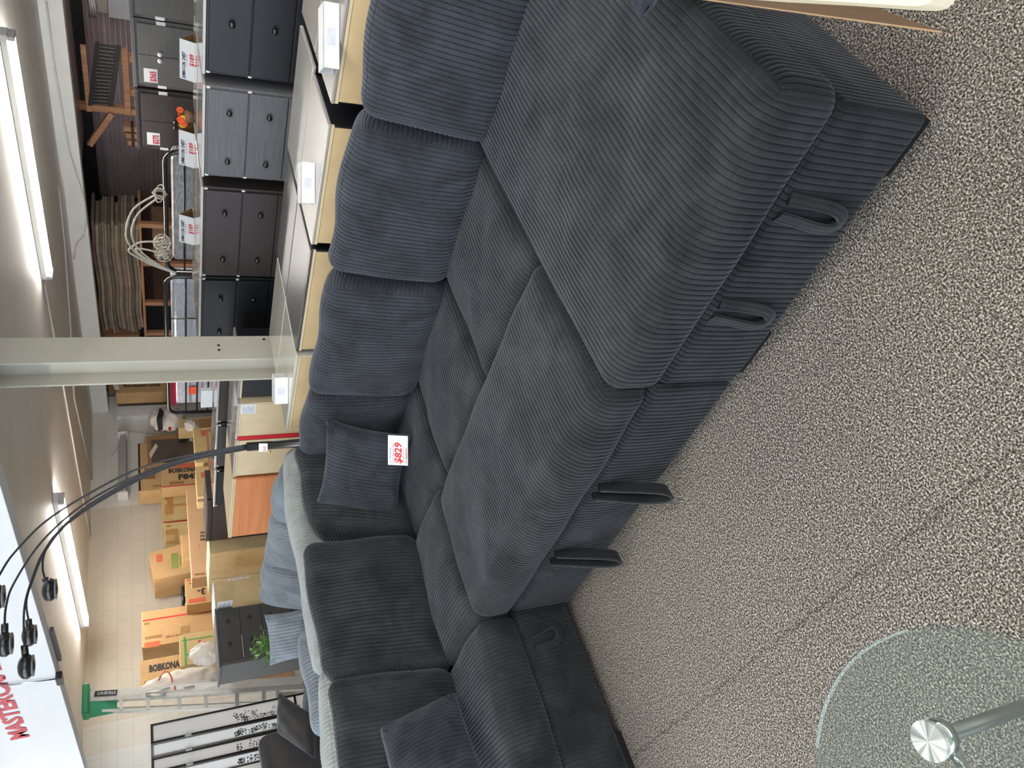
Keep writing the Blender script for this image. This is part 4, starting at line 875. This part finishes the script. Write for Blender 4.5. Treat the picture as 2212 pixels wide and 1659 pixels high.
A = onX(408, 836, XB + .03); B = onX(424, 851, XB + .03); MB().quad([(A.x, A.y, A.z), (A.x, B.y, A.z), (A.x, B.y, B.z), (A.x, A.y, B.z)]).build('sticker', plain('orange_sticker', srgb(240, 80, 50), .5), m1)
A = onX(457, 880, 4.6); B = onX(436, 845, 4.6)
o = MB().box((4.6, B.y, 1.075), (4.64, A.y, max(B.z, 1.17)), None, .004).build('price_sign', paper, None); tag(o, 'small white card with faded print left of the column, before the striped mattress', 'sign')
# white arc lamp with wire-ball heads
wl = plain('white_lamp_rod', (.62, .58, .50), .35)
t = thing('arc_lamp', 'white multi-arm arc floor lamp with tangled wire heads behind the chests', 'lamp', tuple(onX(381, 590, 6.5)[:2]) + (0,))
P = lambda l: [onX(a, b_, 6.5) for a, b_ in l]
J = onX(381, 590, 6.5)
MB().tube([(J.x, J.y, 0), (J.x, J.y, J.z)], .03, 12).build('pole', blackmetal, t, True)
def smooth(pts, n=6):
    out = []; P_ = [pts[0]] + pts + [pts[-1]]
    for i in range(1, len(P_) - 2):
        for k in range(n):
            u = k / n; a, b_, c, d = P_[i - 1], P_[i], P_[i + 1], P_[i + 2]
            out.append(.5 * ((2 * b_) + (c - a) * u + (2 * a - 5 * b_ + 4 * c - d) * u * u + (3 * b_ - a - 3 * c + d) * u ** 3))
    out.append(pts[-1]); return out
heads = []
for l in ([(381, 589), (345, 577), (305, 555), (280, 530), (272, 500), (288, 452), (335, 421)], [(381, 590), (345, 573), (312, 550), (290, 525), (285, 495), (300, 460), (342, 427)], [(381, 591), (330, 573), (295, 555), (278, 543), (285, 533), (305, 523), (345, 522)], [(381, 592), (335, 570), (300, 548), (295, 537), (320, 540), (350, 548)]):
    pts = smooth(P(l)); MB().tube(pts, .009, 8).build('arm', wl, t, True)
rnd = random.Random(2)
for (v, y) in ((345, 418), (350, 524), (354, 549)):
    c = onX(v, y, 6.5); mb = MB()
    for k in range(9):
        ax = Vector((rnd.uniform(-1, 1), rnd.uniform(-1, 1), rnd.uniform(-1, 1))).normalized(); a = ax.orthogonal().normalized(); b_ = ax.cross(a); R_ = rnd.uniform(.04, .085)
        mb.tube([c + a * R_ * math.cos(q * .63) + b_ * R_ * math.sin(q * .63) for q in range(11)], .004, 5, False)
    mb.build('wire_head', wl, t, True)
# ================================================================ STORAGE BAY
t = thing('slatted_bench', 'black slatted futon frame laid flat on timber racking by the shutter', 'bench', (11.2, 6, 1.9))
A, B, Cc, D_ = onX(190, 228, 11.26), onX(205, 92, 11.26), onX(262, 100, 11.2), onX(245, 230, 11.2)
def lerp2(u, v): return (A.lerp(B, u)).lerp(D_.lerp(Cc, u), v)
mb = MB()
def strip(u0, u1, v0, v1, th=.03):
    a = [lerp2(u0, v0), lerp2(u1, v0), lerp2(u1, v1), lerp2(u0, v1)]; mb.hexa([q + Vector((th, 0, 0)) for q in a], a)
strip(0, 1, 0, .18); strip(0, 1, .80, 1); mb.build('rail', plain('bench_black', (.018, .018, .022), .4), t)
for k in range(17):
    mb = MB(); u = .03 + k * .058; strip(u, u + .028, .18, .8, .02); mb.build('slat', plain('bench_black', (.018, .018, .022), .4), t)
t = thing('timber_rack', 'rough timber posts and braces carrying the black slatted frame', 'rack', (11.3, 5.8, 0))
def lum(p, q, w_=.05, name='beam'):
    if sum(abs(a - b) > 1e-6 for a, b in zip(p, q)) == 1: return bx(name, [min(a, b) - w_ * (abs(a - b) < 1e-6) for a, b in zip(p, q)], [max(a, b) + w_ * (abs(a - b) < 1e-6) for a, b in zip(p, q)], lumber, t)
    return MB().tube([p, q], w_, 4).build(name, lumber, t)
y1 = onX(250, 235, 11.4).y; y0 = onX(250, 120, 11.4).y
lum((11.40, y1, 0), (11.40, y1, 2.46), name='post'); lum((11.40, y0, 0), (11.40, y0, 1.9), name='post'); lum((11.40, (y0 + y1) / 2 + .1, 0), (11.40, (y0 + y1) / 2 + .1, 1.80), name='post')
lum((11.36, y0 - .1, 2.27), (11.36, y1 + .05, 2.27), .035); lum((11.36, y1 + .05, 1.98), onX(193, 312, 11.36), .055, 'brace'); lum((11.33, y0 - .15, 1.76), (11.33, y1 + .02, 1.76), .04)
t = thing('lumber_bundle', 'short bundle of strapped lumber ends before the shutter', 'lumber', (11.6, 7, 1.2))
A = onX(267, 275, 11.5); B = onX(292, 307, 11.5)
for k in range(3):
    yy = A.y + (B.y - A.y) * k / 2; bx('plank', (11.45, yy - .05, 0), (11.6, yy + .04, A.z - .02 * k), lumber, t)
bx('strap', (11.44, A.y - .06, A.z - .14), (11.61, B.y + .05, A.z - .10), black, t)
# shelf of flattened cardboard
t = thing('storage_shelf', 'timber storage shelf holding flattened cardboard', 'shelf', (11.3, 9.4, 0))
zS = 1.70
YA, YB = 8.2, 10.75
bx('shelf_board', (10.85, YA, zS - .04), (11.75, YB, zS), lumber, t)
for yy in (8.25, 9.05, 9.95, 10.7): bx('post', (10.86, yy - .04, 0), (10.94, yy + .04, zS - .04), lumber, t)
bx('back_board', (11.7, YA, 0), (11.75, YB, zS - .04), plain('red_brown_board', (.06, .024, .014), .7), t)
rnd = random.Random(5); z = zS + .013
cm = [plain('old_card_a', (.30, .22, .15), .85, var=.2), plain('old_card_b', (.22, .17, .12), .85, var=.2), plain('old_card_c', (.13, .11, .09), .85, var=.2)]
for k in range(14):
    th_ = rnd.uniform(.035, .075); y0 = YA + rnd.uniform(.0, .18); y1 = YB - rnd.uniform(0, .15); x0 = 10.85 + rnd.uniform(0, .12)
    bend = rnd.uniform(-.03, .02); ph_ = 1.0
    yy = np.linspace(y0, y1, 14); mb = MB(); prev = None
    rows = []
    for q in yy:
        zz_ = z + .012 * math.sin(q * 5 + ph_); rows.append([Vector((x0 + .02 * math.sin(q * 9 + ph_), q, zz_)), Vector((11.6, q, zz_)), Vector((11.6, q, zz_ + th_ * .7)), Vector((x0 + .02 * math.sin(q * 9 + ph_), q, zz_ + th_ * .7))])
    bm_ = mb.b; rv = [[bm_.verts.new(v_) for v_ in r_] for r_ in rows]
    for i in range(13):
        for j in range(4): bm_.faces.new([rv[i][j], rv[i][(j + 1) % 4], rv[i + 1][(j + 1) % 4], rv[i + 1][j]])
    bm_.faces.new(rv[0][::-1]); bm_.faces.new(rv[-1])
    o = mb.build('flattened_carton', cm[k % 3]); tag(o, 'flattened brown cardboard sheet in the stack on the storage shelf', 'cardboard', 'flattened cardboard sheets on the storage shelf'); z += th_ * .7 + .006
t = thing('cardboard_box', 'brown carton stored under the shelf beside the dark monitor', 'box', (11.2, 8.5, .0)); A = onX(300, 470, 10.95)
bx('carton', (10.98, 8.32, 0), (11.5, 8.98, 1.50), plain('old_card_d', (.20, .12, .07), .85), t)
t = thing('monitor', 'dark flat monitor and frames standing behind the lamp arcs', 'monitor', (11.9, 8.9, 0))
A = onX(300, 430, 11.9); bx('screen', (11.9, A.y + .05, .9), (11.95, A.y + .75, 1.7), plain('screen_black', (.012, .014, .018), .2), t); bx('stand', (11.92, A.y + .35, 0), (11.95, A.y + .45, .9), blackmetal, t)
t = thing('stored_panel', 'large grey sheet leaning against the storage wall left of the shutter', 'panel', (12.8, 9.9, 0)); bx('sheet', (12.7, 9.35, 0), (12.74, 10.6, 2.25), plain('grey_sheet', (.05, .047, .045), .6), t)
t = thing('carton_scraps', 'torn open cartons at the end of the cardboard stack by the column', 'box', (11, 10.9, 1.5))
A = [onX(212, 726, 10.8), onX(300, 724, 10.8), onX(305, 740, 10.8), onX(214, 742, 10.8)]; MB().hexa([q + Vector((.5, 0, 0)) for q in A], A).build('carton', carddark, t)
# electrical cabinet at the far right
t = thing('electrical_panel', 'white electrical cabinet on the wall beside the shutter', 'electrical panel', tuple(onX(255, 10, 12.9)))
A = onX(235, 38, 12.9); B = onX(285, -20, 12.9); bx('cabinet', (12.9, B.y, B.z), (13.15, A.y, A.z), plain('panel_white', (.5, .52, .56), .4), t, bev=.01)
A = onX(205, 26, 12.9); B = onX(230, -20, 12.9); bx('wire_box', (12.9, B.y, B.z), (13.15, A.y, A.z), plain('panel_cream', (.36, .34, .28), .6), t, bev=.01)
for v in (197, 202, 207): MB().tube([onX(v - 6, -10, 12.85), onX(v, 26, 12.85), onX(v - 3, 36, 12.85)], .02, 8).build('pipe', alum, t, True)
# ================================================================ BLACK ARC LAMP
J = dep(533, 965, 4.1); base = Vector((J.x, J.y, 0)); print('LAMP', J)
t = thing('arc_lamp', 'black five-arm arc floor lamp with glossy round heads rising behind the sofa corner', 'lamp', tuple(base))
MB().lathe([(.12, 0), (.12, .02), (.03, .03)], Matrix.Translation(base), 28).build('base', blackmetal, t, True)
MB().tube([base + Vector((0, 0, .03)), J], .025, 16).build('pole', blackmetal, t, True)
A = dep(562, 976, 4.07); B = dep(577, 958, 4.07); O = dep(578, 976, 4.065); xd = (dep(562, 958, 4.065) - dep(562, 976, 4.065)); w_ = xd.length; xd.normalize(); yd = (dep(558, 966, 4.065) - dep(577, 966, 4.065)); h2 = yd.length; yd.normalize()
card(t, O, xd, yd, w_, h2, name='price_tag'); text('lettering', '$165', h2 * .5, O + xd * .002 + yd * (h2 * .15), xd, yd, signred, t, xs=.6)
MB().sphere(dep(582, 976, 4.06), .008, (1, 1, 1), 8).build('thumb_screw', plain('brass', (.7, .55, .2), .3, metal=1), t, True)
arms = [([(535, 961), (400, 985), (300, 1012), (200, 1062), (100, 1125), (30, 1195), (0, 1240), (-14, 1268)], (-8, 1290)),
        ([(535, 963), (400, 990), (290, 1030), (180, 1090), (90, 1170), (30, 1260), (13, 1310), (10, 1352)], (10, 1392)),
        ([(535, 966), (400, 993), (290, 1035), (170, 1107), (100, 1182), (66, 1260), (52, 1320), (53, 1398)], (57, 1440)),
        ([(535, 968), (400, 996), (290, 1038), (170, 1110), (103, 1182), (70, 1255), (57, 1300), (62, 1342)], (64, 1372)),
        ([(535, 970), (400, 998), (290, 1042), (185, 1103), (120, 1155), (96, 1195), (92, 1228), (98, 1252)], (107, 1274))]
for k, (l, hd_) in enumerate(arms):
    n_ = len(l); dend = (3.55, 3.7, 3.75, 4.15, 3.95)[k]; D = [4.1 + (dend - 4.1) * (i / (n_ - 1)) for i in range(n_)]
    pts = smooth([dep(a, b_, d) for (a, b_), d in zip(l, D)], 6)
    MB().tube(pts, .0052, 8).build('arm', plain('arm_black', (.008, .008, .012), .45), t, True)
    e = pts[-1]; c = dep(hd_[0], hd_[1], dend); dr = (c - pts[-1]).normalized()
    h_ = MB().tube([e - dr * .01, e + dr * .045], .016, 12).build('socket', blackmetal, t, True)
    R_ = .062
    MB().sphere(c, R_, (1, 1, .62), 22).build('lamp_head', blackmetal, t, True)
    MB().lathe([(R_ * .86, 0), (R_ * .86, .006), (.001, .008)], Matrix.Translation(c - Vector((0, 0, R_ * .42))) @ Matrix.Rotation(math.pi, 4, 'X'), 24).build('diffuser', plain('head_diffuser', (.16, .17, .19), .15), t, True)
# ================================================================ GLASS TABLE, BOTTOM RIGHT OF THE PHOTO
m, nt, p = nm('table_glass'); p.inputs['Base Color'].default_value = (.82, .92, .87, 1); p.inputs['Roughness'].default_value = .02; p.inputs['Transmission Weight'].default_value = 1; p.inputs['IOR'].default_value = 1.35
lp = nt.nodes.new('ShaderNodeBsdfTransparent'); lp.inputs[0].default_value = (.90, .935, .915, 1); mixs = nt.nodes.new('ShaderNodeMixShader')
gl = nt.nodes.new('ShaderNodeBsdfGlossy'); gl.inputs['Roughness'].default_value = .03; gl.inputs[0].default_value = (.9, 1, .95, 1)
fr = nt.nodes.new('ShaderNodeValue'); fr.outputs[0].default_value = .11
nt.links.new(fr.outputs[0], mixs.inputs[0]); nt.links.new(lp.outputs[0], mixs.inputs[1]); nt.links.new(gl.outputs[0], mixs.inputs[2]); nt.links.new(mixs.outputs[0], nt.nodes['Material Output'].inputs[0]); glass = m
gc = Vector((-.125, .965, .45)); gr = .352
t = thing('glass_table', 'round glass-topped side table with chrome disc fixings, lower right corner of the photo', 'table', (gc.x, gc.y, 0))
MB().lathe([(gr - .004, -.004), (gr, 0), (gr, .003), (gr - .004, .007)], Matrix.Translation(gc), 96).build('glass_top', glass, t, False)
spun = plain('spun_chrome', (.80, .83, .80), .25, metal=.6, var=.02)
chromerefl = plain('chrome_dark_reflection', (.16, .16, .155), .3, metal=.6, var=.03)  # ordinary chrome for the legs; dark reflections put into the base colour
# spun discs with pale and dark radial sectors in the base colour
m, nt, p = nm('radial_chrome'); tc = N(nt, 'ShaderNodeTexCoord'); gd = N(nt, 'ShaderNodeTexGradient', gradient_type='RADIAL'); nt.links.new(tc.outputs['Object'], gd.inputs[0])
ns = N(nt, 'ShaderNodeTexNoise', noise_dimensions='1D', i_Scale=9.0, i_Detail=2.0); nt.links.new(gd.outputs['Fac'], ns.inputs['W'])
rr = ramp(nt, ns.outputs['Fac'], [(.38, (.26, .30, .29)), (.6, (.80, .83, .81))], 'CONSTANT'); rr.color_ramp.interpolation = 'LINEAR'
nt.links.new(rr.outputs[0], p.inputs['Base Color']); p.inputs['Metallic'].default_value = .35; p.inputs['Roughness'].default_value = .28
d0 = onz(2010, 1600, .46); ang0 = math.atan2(d0.y - gc.y, d0.x - gc.x); rad = (Vector((d0.x, d0.y)) - Vector((gc.x, gc.y))).length
for k in range(4):
    a = ang0 + k * math.pi / 2; c = Vector((gc.x + rad * math.cos(a), gc.y + rad * math.sin(a), .4573))
    me_b = bmesh.new(); bmesh.ops.create_circle(me_b, segments=40, radius=.030, cap_ends=True)
    ex = bmesh.ops.extrude_face_region(me_b, geom=list(me_b.faces)); bmesh.ops.translate(me_b, verts=[v_ for v_ in ex['geom'] if isinstance(v_, bmesh.types.BMVert)], vec=(0, 0, .008)); bmesh.ops.recalc_face_normals(me_b, faces=me_b.faces)
    me = bpy.data.meshes.new('disc'); me_b.to_mesh(me); me_b.free(); newobj('disc_cap', me, m, t, Matrix.Translation(c))
    MB().lathe([(.026, .43), (.026, .4455)], Matrix.Translation((c.x, c.y, 0)), 28).build('collar', chrome, t, True)
    MB().tube([(c.x, c.y, .43), (c.x, c.y, 0.0)], .012, 16).build('leg', chromerefl, t, True)
    dv = (Vector((gc.x, gc.y, 0)) - Vector((c.x, c.y, 0))).normalized(); p0 = Vector((c.x, c.y, .425)) + dv * .012; p1 = Vector((gc.x, gc.y, .425))
    MB().tube([p0, p1], .009, 12).build('crossbar', chrome, t, True)
# ================================================================ FOAM SLAB AND CARDBOARD, TOP RIGHT OF THE PHOTO
A = onz(1515, -2, .62); B = onz(2040, 70, .60)
t = thing('cardboard_sheet', 'corrugated cardboard flap with a raw fluted edge above the sofa end', 'cardboard', tuple((A + B) / 2))
dirn = (B - A).normalized(); up_ = Vector((0, 0, .0045))
C2 = B + (onz(1900, 20, .52) - B); D2 = A + Vector((.35, -.22, -.10))
MB().hexa([A - up_, B - up_, C2 - up_, D2 - up_], [A + up_, B + up_, C2 + up_, D2 + up_]).build('board', plain('flap_brown', srgb(112, 92, 72), .85, var=.08, scale=5), t)
mb = MB(); nfl = 120
for k in range(nfl):
    q0 = A.lerp(B, k / nfl); q1 = A.lerp(B, (k + 1) / nfl); qa = q0.lerp(q1, .5)
    s2 = 1 if k % 2 else -1
    mb.tube([q0 - up_ * .7 * s2 - dirn.cross(up_).normalized() * -.0004, q1 + up_ * .7 * s2], .0011, 4, False)
mb.tube([A + up_ * .9, B + up_ * .9], .0011, 4); mb.tube([A - up_ * .9, B - up_ * .9], .0011, 4)
mb.build('fluted_edge', plain('raw_card_edge', srgb(176, 146, 112), .9), t)
foam = plain('cream_foam', srgb(228, 216, 188), .8, var=.05, scale=14, bump=.3, bscale=60)
zf = .72; P1 = onz(1440, -14, zf); P2 = onz(2020, 26, zf); P3 = onz(2066, 2, zf); 
t = thing('foam_slab', 'cream foam-edged panel resting above the cardboard at the right frame edge', 'packaging', tuple(P2))
outl = [P1, onz(1700, 5, zf), onz(1850, 13, zf), onz(1990, 23, zf), onz(2025, 24, zf), onz(2046, 19, zf), onz(2060, 7, zf), onz(2068, -12, zf), onz(2090, -120, zf), onz(1300, -160, zf)]
MB().hexa(outl, [q + Vector((0, 0, .03)) for q in outl]).build('slab', foam, t)
bx('support_carton', (.6, -.75, 0), (1.25, -.15, .72), cardb, t)  # assumed carton out of view, carries the slab
